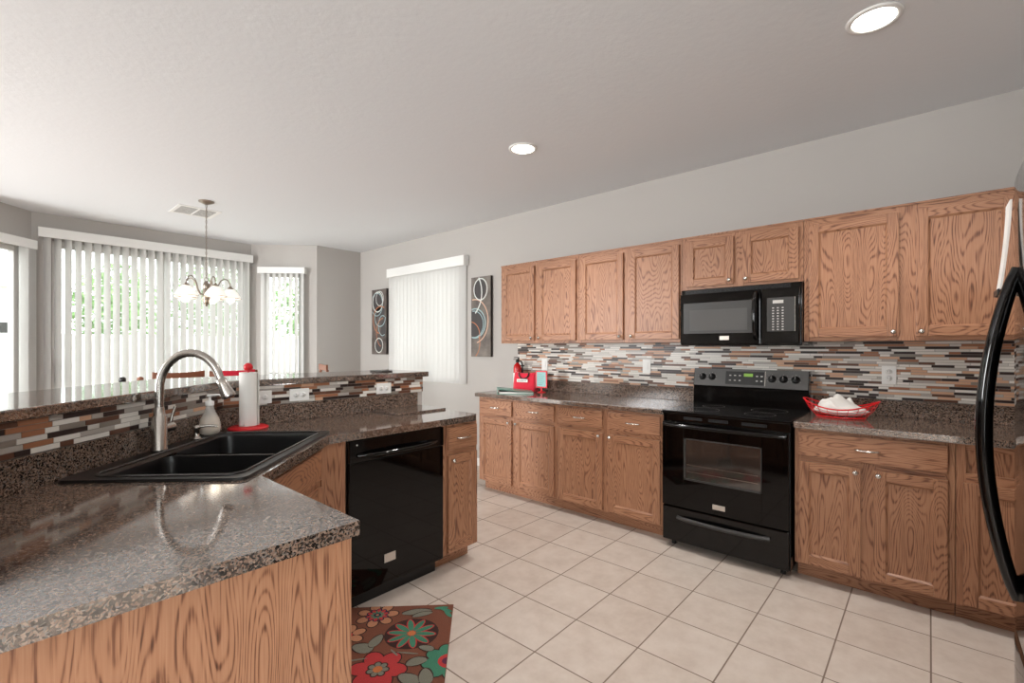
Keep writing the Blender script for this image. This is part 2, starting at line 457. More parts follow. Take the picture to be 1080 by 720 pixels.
DU = W - 3.44       # wall cabinet depth
def upper(Y0, Y1, z0, z1, doors, label, crown=True):
    w = Y0 - Y1; g = .001
    r = thing('wall_cabinet', (W, Y0, z0), RIGHT, label, 'cabinet', 'oak wall cabinets')
    H = z1 - z0
    MB().box(g, w - g, -DU + .019, -.002, 0, H).build('carcass', 'oak_v', r)
    b = MB(); xs = sorted([0 + g] + [w - g]); st = .04
    edges = [g] + [e for d in doors for e in d[:2]] + [w - g]
    # stiles between the doors
    for k in range(0, len(edges), 2):
        a, c = edges[k], edges[k + 1]
        b.box(a if k == 0 else a - .012, c if k == len(edges) - 2 else c + .012, -DU, -DU + .0185, 0, H, 0)
    for (a, c, *_r) in doors:
        b.box(a + .012, c - .012, -DU, -DU + .0185, 0, .045, 1).box(a + .012, c - .012, -DU, -DU + .0185, H - .05, H, 1)
        b.box(a + .012, c - .012, -DU + .012, -DU + .0185, .045, H - .05, 0)
    b.build('face_frame', ['oak_v', 'oak_h'], r)
    if crown: MB().box(g, w - g, -DU - .006, -.002, H + .0005, H + .012).build('top_edge', 'oak_h', r)
    for (a, c, za, zb, kn) in doors: door_leaf(r, a, c, -DU, za - z0, zb - z0, (kn[0], kn[1] - z0))
    return r
Z0, Z1 = 1.378, 2.132
def dl(Y0, a, b, side, zz=(1.402, 2.100), kz=1.428):
    a, b = Y0 - a, Y0 - b
    return (a, b, zz[0], zz[1], ((b - .024) if side == 'r' else (a + .024), kz))
upper(3.186, 2.275, Z0, Z1, [dl(3.186, 3.160, 2.756, 'r'), dl(3.186, 2.712, 2.296, 'l')], 'two-door oak wall cabinet at the far end next to the canvas')
upper(2.274, 1.366, Z0, Z1, [dl(2.274, 2.246, 1.842, 'r'), dl(2.274, 1.788, 1.386, 'l')], 'two-door oak wall cabinet just left of the microwave')
upper(1.365, 0.593, 1.757, Z1, [dl(1.365, 1.331, 1.006, 'r', (1.776, 2.104), 1.802), dl(1.365, 0.948, 0.619, 'l', (1.776, 2.104), 1.802)], 'short two-door oak wall cabinet above the microwave')
upper(0.592, -0.36, Z0, Z1, [dl(0.592, 0.563, 0.129, 'r'), dl(0.592, 0.057, -0.333, 'l')], 'widest oak wall cabinet to the right of the microwave beside the refrigerator')

DB = W - 3.147      # base cabinet depth
def base_cab(r, w, dep, doors, drawers, H=0.876, toe=0.095, toe_in=0.083, side=0.0):
    g = .001
    MB().box(g, w - g, -dep + .019, -.002, toe, H).build('carcass', 'oak_v', r)
    b = MB()
    edges = [g] + sorted(e for d in doors for e in d[:2]) + [w - g]
    for k in range(0, len(edges), 2):
        a, c = edges[k], edges[k + 1]
        b.box(a if k == 0 else a - .01, c if k == len(edges) - 2 else c + .01, -dep, -dep + .0185, toe, H, 0)
    for (a, c, *_r) in doors:
        for (za, zb) in ((toe, toe + .03), (.69, .735), (H - .03, H)):
            b.box(a + .01, c - .01, -dep, -dep + .0185, za, zb, 1)
        b.box(a + .01, c - .01, -dep + .012, -dep + .0185, toe + .03, .69, 0).box(a + .01, c - .01, -dep + .012, -dep + .0185, .735, H - .03, 0)
    b.build('face_frame', ['oak_v', 'oak_h'], r)
    MB().box(g, w - g, -dep + toe_in, -.002, 0, toe - .0005).build('toe_kick', 'oak_h', r)
    for (a, c, kn) in doors: door_leaf(r, a, c, -dep, .107, .690, kn)
    for (a, c, hd) in drawers: drawer_leaf(r, a, c, -dep, .722, .858, hd)
def lower(Y0, Y1, doors, drawers, label):
    r = thing('base_cabinet', (W, Y0, 0), RIGHT, label, 'cabinet', 'oak base cabinets')
    D = [(Y0 - a, Y0 - b, None if s is None else ((Y0 - b - .022) if s == 'r' else (Y0 - a + .022), .668)) for a, b, s in doors]
    base_cab(r, Y0 - Y1, DB, D, [(Y0 - a, Y0 - b, True) for a, b in drawers]); return r
lower(3.200, 2.287, [(3.172, 2.779, 'r'), (2.734, 2.312, 'l')], [(3.172, 2.779), (2.734, 2.312)], 'oak base cabinet at the far left end under the binder and red bag')
lower(2.286, 1.380, [(2.270, 1.858, 'r'), (1.808, 1.401, 'l')], [(2.270, 1.858), (1.808, 1.401)], 'oak base cabinet immediately left of the black stove')
lower(0.588, -0.094, [(0.566, 0.276, 'r'), (0.223, -0.067, 'l')], [(0.566, -0.067)], 'oak base cabinet with one wide drawer right of the stove')
lower(-0.095, -0.945, [(-0.121, -0.50, 'r')], [], 'oak corner base cabinet half hidden by the refrigerator')

# granite worktops on the stove wall
def wtop(Y0, Y1, label):
    r = thing('countertop', (W, Y0, 0.877), RIGHT, label, 'countertop', 'granite countertops')
    w = Y0 - Y1
    MB().box(0, w, -0.650, -.002, 0, .037, 0, .006).build('slab', 'granite', r)
    MB().box(0, w, -0.030, -.002, .0375, .139, 0, .002).build('backsplash', 'granite_splash', r)
wtop(3.225, 1.372, 'speckled granite countertop left of the stove holding the red bag')
wtop(0.590, -0.948, 'speckled granite countertop right of the stove under the red basket')

# mosaic strip tiles
TC = [(230, 224, 216), (212, 206, 198), (176, 168, 160), (206, 162, 132), (160, 108, 78), (100, 66, 50), (50, 36, 32), (140, 130, 120)]
for i, c in enumerate(TC):
    M['tile%d' % i] = mat('mosaic tile %d' % i, c, 0.3 if i in (0, 1, 2, 7) else 0.35, ior=1.45)
M['grout'] = mat('grey tile grout', (150, 142, 134), 0.9)
def mosaic(b, x0, x1, z0, z1, rows, weights, lens, seed):
    """strip tiles standing on plane y = 0 and facing -y; material 0 is grout"""
    rnd = random.Random(seed); h = (z1 - z0) / rows; g = .0011
    b.box(x0, x1, -.006, -.001, z0, z1, 0)
    for r in range(rows):
        x = x0 - rnd.random() * .06; za, zb = z0 + r * h + g, z0 + (r + 1) * h - g
        last = -1
        while x < x1:
            L = rnd.choice(lens); a, c = max(x + g, x0), min(x + L - g, x1)
            k = rnd.choices(range(8), weights)[0]
            if k == last: k = rnd.choices(range(8), weights)[0]
            last = k
            if c - a > .004:
                ya = -.0085 - rnd.random() * .001
                b.add([(a, ya, za), (c, ya, za), (c, ya, zb), (a, ya, zb), (a, -.006, za), (c, -.006, za), (c, -.006, zb), (a, -.006, zb)],
                      [(0, 1, 2, 3), (4, 0, 3, 7), (1, 5, 6, 2), (3, 2, 6, 7), (4, 5, 1, 0)], k + 1)
            x += L
    return b
TM = ['grout'] + ['tile%d' % i for i in range(8)]
b = MB()
mosaic(b, 0.0, 3.238 + .94, 1.0165, 1.3765, 23, [24, 18, 8, 13, 9, 8, 15, 6], [.05, .075, .1, .1, .15, .15, .2], 3)
o = b.build('wall_mosaic', TM); o.location = (W, 3.238, 0); o.rotation_euler = (0, 0, RIGHT)
tag(o, 'mosaic strip tile backsplash along the stove wall', kind='structure')

def outlet(loc, rz, label, horiz=False, switch=False):
    r = thing('wall_outlet', loc, rz, label, 'outlet', 'white electrical outlets')
    w, h = (.115, .072) if horiz else (.072, .115)
    MB().box(-w / 2, w / 2, -.006, 0, -h / 2, h / 2, 0, .003).build('cover_plate', 'plastic_white', r)
    b = MB()
    if switch:
        b.box(-.016, .016, -.011, -.006, -.032, .032, 0, .002); b.build('rocker_switch', 'plastic_white', r)
    else:
        for s in (-1, 1):
            f = MB(); q = MB()
            cx, cz = (s * .02, 0) if horiz else (0, s * .02)
            f.lathe([(.0165, -.006), (.0165, -.0085), (.0001, -.0085)], (cx, 0, cz), 20, 0, 'y')
            o = f.build('receptacle', 'plastic_white', r)
            for dx in (-.006, .006):
                q.box(cx + (0 if horiz else dx) - (.004 if horiz else .001), cx + (0 if horiz else dx) + (.004 if horiz else .001), -.0092, -.0084,
                      cz + (dx if horiz else .002) - (.001 if horiz else .004), cz + (dx if horiz else .002) + (.001 if horiz else .004))
            q.build('slot', 'black_matt', o)
    return r
XO = W - .0098
outlet((XO, 2.880, 1.168), RIGHT, 'white switch plate on the mosaic tile above the red sign stand', switch=True)
outlet((XO, 1.794, 1.181), RIGHT, 'white switch plate on the mosaic tile left of the stove', switch=True)
outlet((XO, 0.189, 1.168), RIGHT, 'white upright outlet on the mosaic tile above the red wire basket')

# ------------------------------------------------------------------ stove
st = thing('stove', (W, 1.364, 0), RIGHT, 'black freestanding electric range between the base cabinets', 'stove')
SW = .764
YF = -(W - 3.105)            # body front
MB().box(0, SW, YF, -.03, .045, .895, 0, .003).build('body', 'black_gloss', st)
b = MB()
for x in (.05, SW - .05):
    for y in (YF + .06, -.1): b = MB().cyl((x, y, 0), (x, y, .045), .016, .013, 12); b.build('foot', 'black_matt', st)
b = MB().box(-.002, SW + .002, YF - .022, -.11, .896, .916, 0, .006)
ct = b.build('cooktop', 'black_glass', st)
for cx, cy, r in ((.2, YF + .17, .11), (.56, YF + .17, .09), (.2, YF + .40, .075), (.56, YF + .40, .11)):
    MB().lathe([(r, .9162), (r, .9166), (r - .003, .9166), (r - .003, .9162)], (cx, cy, 0), 40).build('burner_ring', 'dark_panel', ct)
# backguard: black riser, tilted charcoal control panel
b = MB()
prof = [(-.030, .9), (-.108, .9), (-.100, 1.045), (-.108, 1.052), (-.080, 1.180), (-.030, 1.180)]
pv = [(x, y, z) for x in (0, SW) for y, z in prof]; n = len(prof)
b.add(pv, [tuple(range(n)), tuple(range(2 * n - 1, n - 1, -1))] + [(i, i + n, (i + 1) % n + n, (i + 1) % n) for i in range(n)], 0)
b.build('backguard', 'black_gloss', st)
# control panel lies on the tilted face from (-.108, 1.052) to (-.080, 1.180)
tilt = math.atan2(.028, .128)
PM = Matrix.Translation((0, -.1085, 1.054)) @ Matrix.Rotation(-tilt, 4, 'X')
def tilted(b):
    b.v = [tuple(PM @ Vector(v)) for v in b.v]; return b
cp = tilted(MB().box(.004, SW - .004, -.004, 0, 0, .128, 0, .002)).build('control_panel', 'stove_panel', st)
for Y in (1.297, 1.227, .822, .751, .678):
    x = 1.364 - Y
    k = tilted(MB().lathe([(.026, -.0042), (.024, -.008), (.019, -.010), (.018, -.024), (.0001, -.026)], (x, 0, .066), 24, 0, 'y').box(x - .0045, x + .0045, -.034, -.024, .048, .084, 0, .002)).build('knob', 'black_matt', cp)
    tilted(MB().box(x - .0012, x + .0012, -.0347, -.0342, .066, .083)).build('pointer', 'grey_mark', k)
    b = MB()
    for a in range(-120, 121, 40):
        t = math.radians(a); b.box(x + .032 * math.sin(t) - .0014, x + .032 * math.sin(t) + .0014, -.0046, -.0041, .066 + .032 * math.cos(t) - .0014, .066 + .032 * math.cos(t) + .0014)
    tilted(b).build('dial_marks', 'grey_mark', cp)
x = 1.364
tilted(MB().box(x - 1.13, x - .872, -.0055, -.0042, .016, .112, 0, .001)).build('touch_panel', 'oven_inner', cp)
tilted(MB().box(x - 1.005, x - .945, -.0068, -.0056, .076, .098)).build('display', 'display', cp)
for i in range(3):
    for j in range(2): tilted(MB().box(x - 1.105 + i * .033, x - 1.091 + i * .033, -.0062, -.0056, .042 + j * .036, .050 + j * .036)).build('button_mark', 'grey_mark', cp)
for i in range(2):
    for j in range(2): tilted(MB().box(x - .925 + i * .03, x - .911 + i * .03, -.0062, -.0056, .042 + j * .034, .051 + j * .034)).build('button_mark', 'grey_mark', cp)
tilted(MB().box(x - .867, x - .863, -.0055, -.0042, .012, .118)).build('trim_strip', 'steel', cp)
# oven door
YD = YF - .030
b = MB(); wx0, wx1, wz0, wz1 = .152, .618, .470, .745
b.box(.006, wx0, YD, YF - .001, .285, .842, 0, .003).box(wx1, SW - .006, YD, YF - .001, .285, .842, 0, .003)
b.box(wx0, wx1, YD, YF - .001, .285, wz0, 0).box(wx0, wx1, YD, YF - .001, wz1, .842, 0)
od = b.build('oven_door', 'black_glass', st)
b = MB().box(wx0, wx1, YD + .004, YD + .010, wz0, wz1)
b.build('oven_window', 'window_glass_dark', od)
b = MB()
for (a, c, d, e) in ((wx0, wx1, wz0, wz0 + .012), (wx0, wx1, wz1 - .008, wz1), (wx0, wx0 + .012, wz0, wz1), (wx1 - .006, wx1, wz0, wz1)): b.box(a, c, YD - .0004, YD + .003, d, e)
b.build('window_trim', 'dark_panel', od)
b = MB()
for i in range(2): b.box(wx0 + .02, wx1 - .02, YD + .0032, YD + .0039, wz0 + .055 + i * .045, wz0 + .058 + i * .045)
b.build('rack_bars', 'bronze', od)
# handle: wide flat bar under the cooktop lip
b = MB(); pts = []
for i in range(13):
    t = i / 12; pts.append((.02 + t * (SW - .04), YD - .012 - .026 * math.sin(math.pi * t) ** .5, .826))
b.tube(pts, .0135, 10); b.cyl((.03, YD + .004, .826), (.03, YD - .014, .826), .012).cyl((SW - .03, YD + .004, .826), (SW - .03, YD - .014, .826), .012)
b.build('handle', 'black_gloss', od)
for a, c in ((.14, .26), (.30, .42), (.50, .64)): MB().box(a, c, YF - .006, YF - .0005, .862, .880).build('vent_slot', 'black_matt', st)
MB().box(.336, .412, YD - .0035, YD - .0002, .318, .349, 0, .001).build('badge', 'badge', od)
# storage drawer
dr = MB().box(.006, SW - .006, YD + .004, YF - .001, .050, .276, 0, .006).build('storage_drawer', 'black_gloss', st)
b = MB(); pts = []; rad = []
for i in range(17):
    t = i / 16; pts.append((.11 + t * .55, YD + .002 - .034 * math.sin(math.pi * t) ** .6, .213)); rad.append(.013)
b.tube(pts, rad, 10).build('drawer_handle', 'dark_panel', dr)

# ------------------------------------------------------------------ microwave over the range
mw = thing('microwave', (W, 1.355, 1.352), RIGHT, 'black over-the-range microwave hung under the short cabinet', 'microwave')
MWW = .760; MH = .400; MY = -(W - 3.395)
MB().box(0, MWW, MY, -.003, 0, MH, 0, .004).build('body', 'black_gloss', mw)
b = MB()
for i in range(6): b.box(.03, .70, MY - .0025, MY - .0002, MH - .03 + i * .0045, MH - .028 + i * .0045)
b.build('vent_grille', 'black_matt', mw)
YM = MY - .035; xd = .532
md = MB().box(.006, xd, YM, MY - .001, .008, MH - .034, 0, .005).build('door', 'black_glass', mw)
b = MB()
b.box(.03, .505, YM - .0015, YM - .0002, .085, .300); b.build('window_border', 'dark_panel', md)
MB().box(.075, .455, YM - .0030, YM - .0017, .105, .250, 0).build('window', 'mw_glass', md)
b = MB().tube([(.508, YM + .001, .045), (.508, YM - .022, .055), (.508, YM - .040, .10), (.508, YM - .046, .18), (.508, YM - .046, .22), (.508, YM - .040, .295), (.508, YM - .022, .335), (.508, YM + .001, .345)], [.012, .014, .015, .016, .016, .015, .014, .012], 12)
b.build('handle', 'black_gloss', md)
MB().box(.278, .340, YM - .003, YM - .0002, .038, .066, 0, .001).build('badge', 'badge', md)
cp = MB().box(xd + .004, MWW - .006, YM, MY - .001, .008, MH - .034, 0, .005).build('control_panel', 'black_gloss', mw)
MB().box(xd + .040, MWW - .03, YM - .0012, YM - .0002, .09, .305).build('keypad_panel', 'dark_panel', cp)
MB().box(.605, .665, YM - .0026, YM - .0014, .268, .288).build('display', 'grey_mark', cp)
b = MB()
for j in range(9):
    for i in range(3): b.box(.602 + i * .027, .612 + i * .027, YM - .0022, YM - .0014, .098 + j * .0172, .105 + j * .0172)
b.build('key_marks', 'grey_mark', cp)
MB().box(MWW - .032, MWW - .029, YM - .0022, YM - .0002, .09, .305).build('trim_strip', 'steel', cp)

# ------------------------------------------------------------------ peninsula: half wall, bar, worktop
BS1, BS2 = (-0.06, 1.88), (0.85, 2.79)
hw = [(-0.06, 1.05), (-0.06, 1.88), (0.85, 2.79), (2.157, 2.79), (2.157, 2.91), (0.80, 2.91), (-0.18, 1.93), (-0.18, 1.05)]
tag(MB().prism(hw, 0, 1.1255).build('wall_peninsula', 'wall'), 'low grey half wall carrying the raised bar', kind='structure')
bar = [(-0.035, 1.02), (-0.035, 1.872), (0.861, 2.768), (2.20, 2.768), (2.20, 3.27), (0.65, 3.27), (-0.53, 2.09), (-0.53, 1.02)]
tag(MB().prism(bar, 1.126, 1.162, 0, .005).build('bar_top', 'granite'), 'raised granite breakfast bar top along the half wall', 'countertop', 'granite countertops')
ctr = thing('countertop', (0, 0, 0.877), 0, 'low L-shaped granite peninsula countertop around the black sink', 'countertop', 'granite countertops')
# worktop with a hole for the sink
SC = Vector((.661, 2.146)); e1 = Vector((.70711, .70711)); e2 = Vector((-.70711, .70711))
def sk(a, b): p = SC + e1 * a + e2 * b; return (p.x, p.y)
outer = [(0.622, 1.052), (0.622, 1.668), (1.176, 2.150), (2.085, 2.115), (2.13, 2.16), (2.13, 2.787), (0.851, 2.787), (-0.057, 1.879), (-0.057, 1.052)]
outer = [(0.622, 1.052), (0.622, 1.662), (1.108, 2.148), (2.085, 2.148), (2.125, 2.188), (2.125, 2.787), (0.851, 2.787), (-0.057, 1.879), (-0.057, 1.052)]
hole = [sk(-.41, -.27), sk(.41, -.27), sk(.41, .272), sk(-.41, .272)]
def slab_with_hole(outer, hole, z0, z1):
    bm = bmesh.new()
    def loop(pts):
        vs = [bm.verts.new((x, y, z1)) for x, y in pts]
        return [bm.edges.new((vs[i], vs[(i + 1) % len(vs)])) for i in range(len(vs))]
    ed = loop(outer) + loop(hole)
    bmesh.ops.triangle_fill(bm, edges=ed, use_beauty=True, use_dissolve=False)
    ext = bmesh.ops.extrude_face_region(bm, geom=list(bm.faces))
    for v in ext['geom']:
        if isinstance(v, bmesh.types.BMVert): v.co.z = z0
    bmesh.ops.recalc_face_normals(bm, faces=list(bm.faces))
    return bm
MB().bm(slab_with_hole(outer, hole, 0, .037)).build('slab', 'granite', ctr)
# rounded nosing along the front edges
b = MB()
b.prism([(-0.061, 1.8835), (-.061 - .0, 1.05), (-0.04, 1.05), (-0.04, 1.875), (0.859, 2.7685 + .0), (2.10, 2.7685), (2.10, 2.788), (0.8505, 2.788)], .0375, .139, 0, .002)
b.v = [(x + .001, y, z) for x, y, z in b.v]
b.build('backsplash', 'granite_splash', ctr)
# mosaic bands on the half wall
for nm, a, d, w, sd in (('wall_mosaic_diagonal', BS1, (1, 1), 1.284, 11), ('wall_mosaic_peninsula', BS2, (1, 0), 1.306, 12)):
    b = MB(); mosaic(b, 0, w, 1.0175, 1.1245, 6, [11, 8, 9, 4, 13, 18, 22, 8], [.05, .05, .075, .1, .1, .15], sd)
    o = b.build(nm, TM); o.location = (a[0], a[1], 0); o.rotation_euler = (0, 0, math.atan2(d[1], d[0]))
    tag(o, 'mosaic strip tile band under the raised bar', kind='structure')
outlet((1.037, 2.7802, 1.062), 0, 'white horizontal outlet in the bar tile behind the paper towel roll', horiz=True)
outlet((1.250, 2.7802, 1.062), 0, 'white horizontal outlet in the bar tile between the towel roll and the far outlet', horiz=True)
outlet((1.823, 2.7802, 1.062), 0, 'white horizontal outlet in the bar tile nearest the bar end', horiz=True)

# peninsula cabinets
r = thing('base_cabinet', (1.828, 2.786, 0), 0, 'narrow oak base cabinet at the peninsula end right of the dishwasher', 'cabinet', 'oak base cabinets')
base_cab(r, .282, 2.786 - 2.170, [(.033, .270, (.058, .662))], [(.033, .270, True)])
# filler post and diagonal sink cabinet
fl = MB().box(1.082, 1.206, 2.170, 2.19, .095, .876).box(1.206 - .018, 1.206, 2.19, 2.78, .095, .876)
tag(fl.build('filler_panel', 'oak_v'), 'narrow upright oak filler panel left of the dishwasher', 'panel')
r = thing('base_cabinet', (0.601, 1.692, 0), math.radians(45), 'diagonal oak sink base cabinet in the peninsula corner', 'cabinet', 'oak base cabinets')
wd = .672
g = .002
b = MB().box(0, .05, 0, .018, .095, .876, 0).box(wd - .05, wd, 0, .018, .095, .876, 0)
b.box(.05, wd - .05, 0, .018, .095, .125, 1).box(.05, wd - .05, 0, .018, .69, .735, 1).box(.05, wd - .05, 0, .018, .85, .876, 1).box(.05, wd - .05, .012, .018, .125, .69, 0).box(.05, wd - .05, .012, .018, .735, .85, 1)
b.build('face_frame', ['oak_v', 'oak_h'], r)
MB().box(.08, wd - .08, .083, .1, 0, .0945).build('toe_kick', 'oak_h', r)
door_leaf(r, .035, wd / 2 - .012, 0, .107, .690, (wd / 2 - .034, .662)); door_leaf(r, wd / 2 + .012, wd - .035, 0, .107, .690, (wd / 2 + .034, .662))
drawer_leaf(r, .035, wd - .035, 0, .722, .858, False, 'false_drawer_front')
# near leg
r = thing('base_cabinet', (-0.055, 1.098, 0), math.radians(90), 'near oak peninsula cabinet with a plain oak end panel', 'cabinet', 'oak base cabinets')
MB().box(0, .585, -.638, -.002, .095, .876).build('carcass', 'oak_v', r)
door_leaf(r, .05, .545, -.638, .107, .690, (.52, .662)); drawer_leaf(r, .05, .545, -.638, .722, .858)
MB().box(.06, .585, -.56, -.01, 0, .0945).build('toe_kick', 'oak_h', r)
MB().box(-.018, -.001, -.630, 0, .002, .8765).build('end_panel', 'oak_v', r)
MB().box(-.024, -.0005, -.668, -.6305, .002, .8765, 0, .002).build('corner_stile', 'oak_v', r)

# dishwasher
dw = thing('dishwasher', (1.209, 2.150, 0), 0, 'black dishwasher under the peninsula counter', 'dishwasher')
DWW = .612
MB().box(.002, DWW - .002, .022, .60, .10, .872).build('tub', 'black_matt', dw)
MB().box(.004, DWW - .004, .075, .10, 0, .10).build('toe_kick', 'black_matt', dw)
dd = MB().box(.004, DWW - .004, 0, .021, .095, .760, 0, .004).build('door', 'black_glass', dw)
cp = MB().box(.004, DWW - .004, -.004, .021, .763, .872, 0, .004).build('control_panel', 'black_gloss', dw)
b = MB(); pts = [(.05 + t / 16 * .50, -.004 - .045 * math.sin(math.pi * t / 16) ** .55, .800 - .004) for t in range(17)]
b.tube(pts, .0105, 10).build('handle', 'black_gloss', dd)
MB().box(.205, .275, -.003, -.0002, .205, .250, 0, .001).build('badge', 'badge', dd)
MB().lathe([(.004, -.0045), (.004, -.0055), (.0001, -.0055)], (.045, 0, .85), 12, 0, 'y').build('indicator', 'grey_mark', cp)

# ------------------------------------------------------------------ sink and things around it
sink = thing('kitchen_sink', (SC.x, SC.y, 0.914), math.radians(45), 'black double bowl drop-in sink set in the peninsula corner', 'sink')
# local: x along the sink, y towards the backsplash
def rrect(x0, x1, y0, y1, r, n=6):
    pts = []
    for cx, cy, a0 in ((x1 - r, y1 - r, 0), (x0 + r, y1 - r, 90), (x0 + r, y0 + r, 180), (x1 - r, y0 + r, 270)):
        for i in range(n + 1):
            a = math.radians(a0 + 90 * i / n); pts.append((cx + r * math.cos(a), cy + r * math.sin(a)))
    return pts
bowls = []
def bowl_outline(x0, x1, y0, y1, inner):
    """bowl whose back edge steps in towards the faucet; inner = side at the middle"""
    r = .045; pts = rrect(x0, x1, y0, y1, r)
    return pts
B1 = rrect(-.385, -.036, -.245, .205, .05); B2 = rrect(-.004, .388, -.245, .205, .05)
rim = rrect(-.428, .428, -.289, .289, .03)
def sink_deck():
    bm = bmesh.new(); ed = []
    for pts, z in ((rim, .010), (rrect(-.392, .395, -.252, .212, .055), .010)):
        vs = [bm.verts.new((x, y, z)) for x, y in pts]
        ed += [bm.edges.new((vs[i], vs[(i + 1) % len(vs)])) for i in range(len(vs))]
    bmesh.ops.triangle_fill(bm, edges=ed, use_beauty=True)
    bmesh.ops.recalc_face_normals(bm, faces=list(bm.faces))
    if sum(f.normal.z for f in bm.faces) < 0: bmesh.ops.reverse_faces(bm, faces=list(bm.faces))
    return bm
b = MB().bm(sink_deck(), 0)
n = len(rim)
b.add([(x, y, .010) for x, y in rim] + [(x * 1.006, y * 1.008, .0012) for x, y in rim], [(i, i + n, (i + 1) % n + n, (i + 1) % n) for i in range(n)], 0, True)
inn = rrect(-.392, .395, -.252, .212, .055); n2 = len(inn)
b.add([(x, y, .010) for x, y in inn] + [(x * .985, y * .975, -.004) for x, y in inn] , [(i, (i + 1) % n2, (i + 1) % n2 + n2, i + n2) for i in range(n2)], 0, True)
b.build('rim', 'sink', sink)
# raised lip around the opening
b = MB().tube([(x, y, .011) for x, y in rrect(-.394, .397, -.254, .214, .055)], .0055, 8, 0, True)
b.build('lip', 'sink_rim', sink)
def bowl(pts, depth, nm):
    b = MB(); n = len(pts); cx = sum(p[0] for p in pts) / n; cy = sum(p[1] for p in pts) / n
    rings = [(1.0, -.004), (.985, -.03), (.95, -depth + .03), (.90, -depth + .006), (.80, -depth)]
    v = [(cx + (x - cx) * s, cy + (y - cy) * s, z) for s, z in rings for x, y in pts]
    f = [(j * n + i, j * n + (i + 1) % n, (j + 1) * n + (i + 1) % n, (j + 1) * n + i) for j in range(len(rings) - 1) for i in range(n)]
    b.add(v, f, 0, True); b.add(v[-n:], [tuple(range(n))], 0)
    o = b.build(nm, 'sink', sink)
    MB().lathe([(.042, -depth + .001), (.042, -depth + .004), (.03, -depth + .002), (.0001, -depth + .002)], (cx, cy, 0), 20).build('drain', 'steel', o)
    return o
bowl(B1, .20, 'bowl'); bowl(B2, .22, 'bowl')
MB().box(-.034, -.006, -.236, .197, -.05, -.005, 0, .009).build('divider', 'sink_rim', sink)

# faucet: local x along the sink, -y is towards the user
fc = thing('kitchen_faucet', (*sk(.002, .254), 0.9245), math.radians(45), 'tall brushed steel gooseneck faucet at the back of the black sink', 'faucet')
b = MB().lathe([(.0001, 0), (.030, 0), (.030, .006), (.0265, .012), (.026, .135), (.020, .142), (.0185, .17), (.0165, .175)], (0, 0, 0), 24)
b.build('body', 'steel', fc)
pts = [(0, 0, .165), (0, 0, .20)]
rc, rz, zc = .121, .150, .243
for i in range(1, 17):
    a = math.pi - (math.pi - math.radians(20)) * i / 16
    pts.append((0, -(rc + rc * math.cos(a)), zc + rz * math.sin(a)))
ya, za = pts[-1][1], pts[-1][2]
dy, dz = -math.sin(math.radians(25)), -math.cos(math.radians(25))
pts.append((0, ya + dy * .010, za + dz * .010))
MB().tube(pts, .0158, 16).build('spout', 'steel', fc)
p0 = Vector((0, ya + dy * .008, za + dz * .008)); dv = Vector((0, dy, dz))
b = MB().tube([p0, p0 + dv * .004, p0 + dv * .022, p0 + dv * .070, p0 + dv * .080], [.0165, .0195, .0195, .0265, .0255], 16)
sh = b.build('spray_head', 'steel', fc)
b = MB().cyl(p0 + dv * .080, p0 + dv * .083, .021, .021); b.build('spray_face', 'black_matt', sh)
hd = MB().cyl((.018, 0, .085), (.070, 0, .085), .021, .021, 20).ball((.070, 0, .085), .0205).build('handle_hub', 'steel', fc)
MB().tube([(.068, 0, .10), (.072, -.004, .13), (.086, -.008, .165)], [.0055, .005, .0065], 8).build('handle_lever', 'steel', hd)
# built-in dispenser
dp = thing('soap_dispenser_pump', (*sk(.235, .246), 0.9245), math.radians(45), 'small steel built-in soap pump beside the faucet', 'soap dispenser')
MB().lathe([(.0001, 0), (.021, 0), (.021, .005), (.012, .010), (.0115, .042), (.0165, .046), (.0165, .062), (.0001, .064)], (0, 0, 0), 20).build('pump_body', 'steel', dp)
MB().tube([(0, -.010, .056), (.02, -.04, .058), (.035, -.075, .052)], [.006, .0055, .0045], 8).build('spout', 'steel', dp)
# clear soap bottle with cream soap
sb = thing('soap_bottle', (*sk(.345, .249), 0.9245), math.radians(30), 'rounded clear pump bottle of cream hand soap behind the sink', 'soap bottle')
prof = [(.0001, 0), (.030, 0), (.042, .010), (.047, .030), (.046, .050), (.040, .075), (.030, .095), (.021, .115), (.0175, .130), (.0175, .142)]
MB().lathe(prof, (0, 0, 0), 28).build('bottle', 'clear', sb)
MB().lathe([(.0001, .003), (.029, .003), (.040, .012), (.0448, .030), (.0435, .050), (.0385, .073), (.033, .083), (.0001, .083)], (0, 0, 0), 28).build('liquid_soap', 'cream', sb)
pm = MB().lathe([(.0185, .140), (.0185, .158), (.010, .162), (.0055, .165), (.0055, .180), (.012, .182), (.012, .192), (.0001, .193)], (0, 0, 0), 20).build('pump', 'plastic_white', sb)
MB().tube([(0, 0, .187), (.03, -.02, .188), (.042, -.028, .180)], [.006, .005, .004], 8).build('nozzle', 'plastic_white', pm)

# paper towel holder + roll
tx, ty = 0.935, 2.672
ph = thing('paper_towel_holder', (tx, ty, 0.9145), 0, 'red paper towel holder with ball top standing beside the sink', 'towel holder')
MB().lathe([(.0001, 0), (.092, 0), (.096, .004), (.095, .010), (.085, .015), (.0001, .016)], (0, 0, 0), 36).build('base', 'red', ph)
MB().cyl((0, 0, .016), (0, 0, .305), .006, .006, 12).build('post', 'red', ph)
MB().ball((0, 0, .322), .0225, 0, 20).build('ball_knob', 'red', ph)
pr = MB()
pr.lathe([(.014, 0), (.0415, 0), (.042, .002), (.042, .276), (.0415, .278), (.014, .278), (.014, 0)], (0, 0, 0), 36)
pr.box(.0405, .0432, -.03, .0, .001, .277)
o = pr.build('paper_towel_roll', 'paper'); o.location = (tx, ty, .9315)
tag(o, 'slim white paper towel roll on the red holder', 'paper towels')

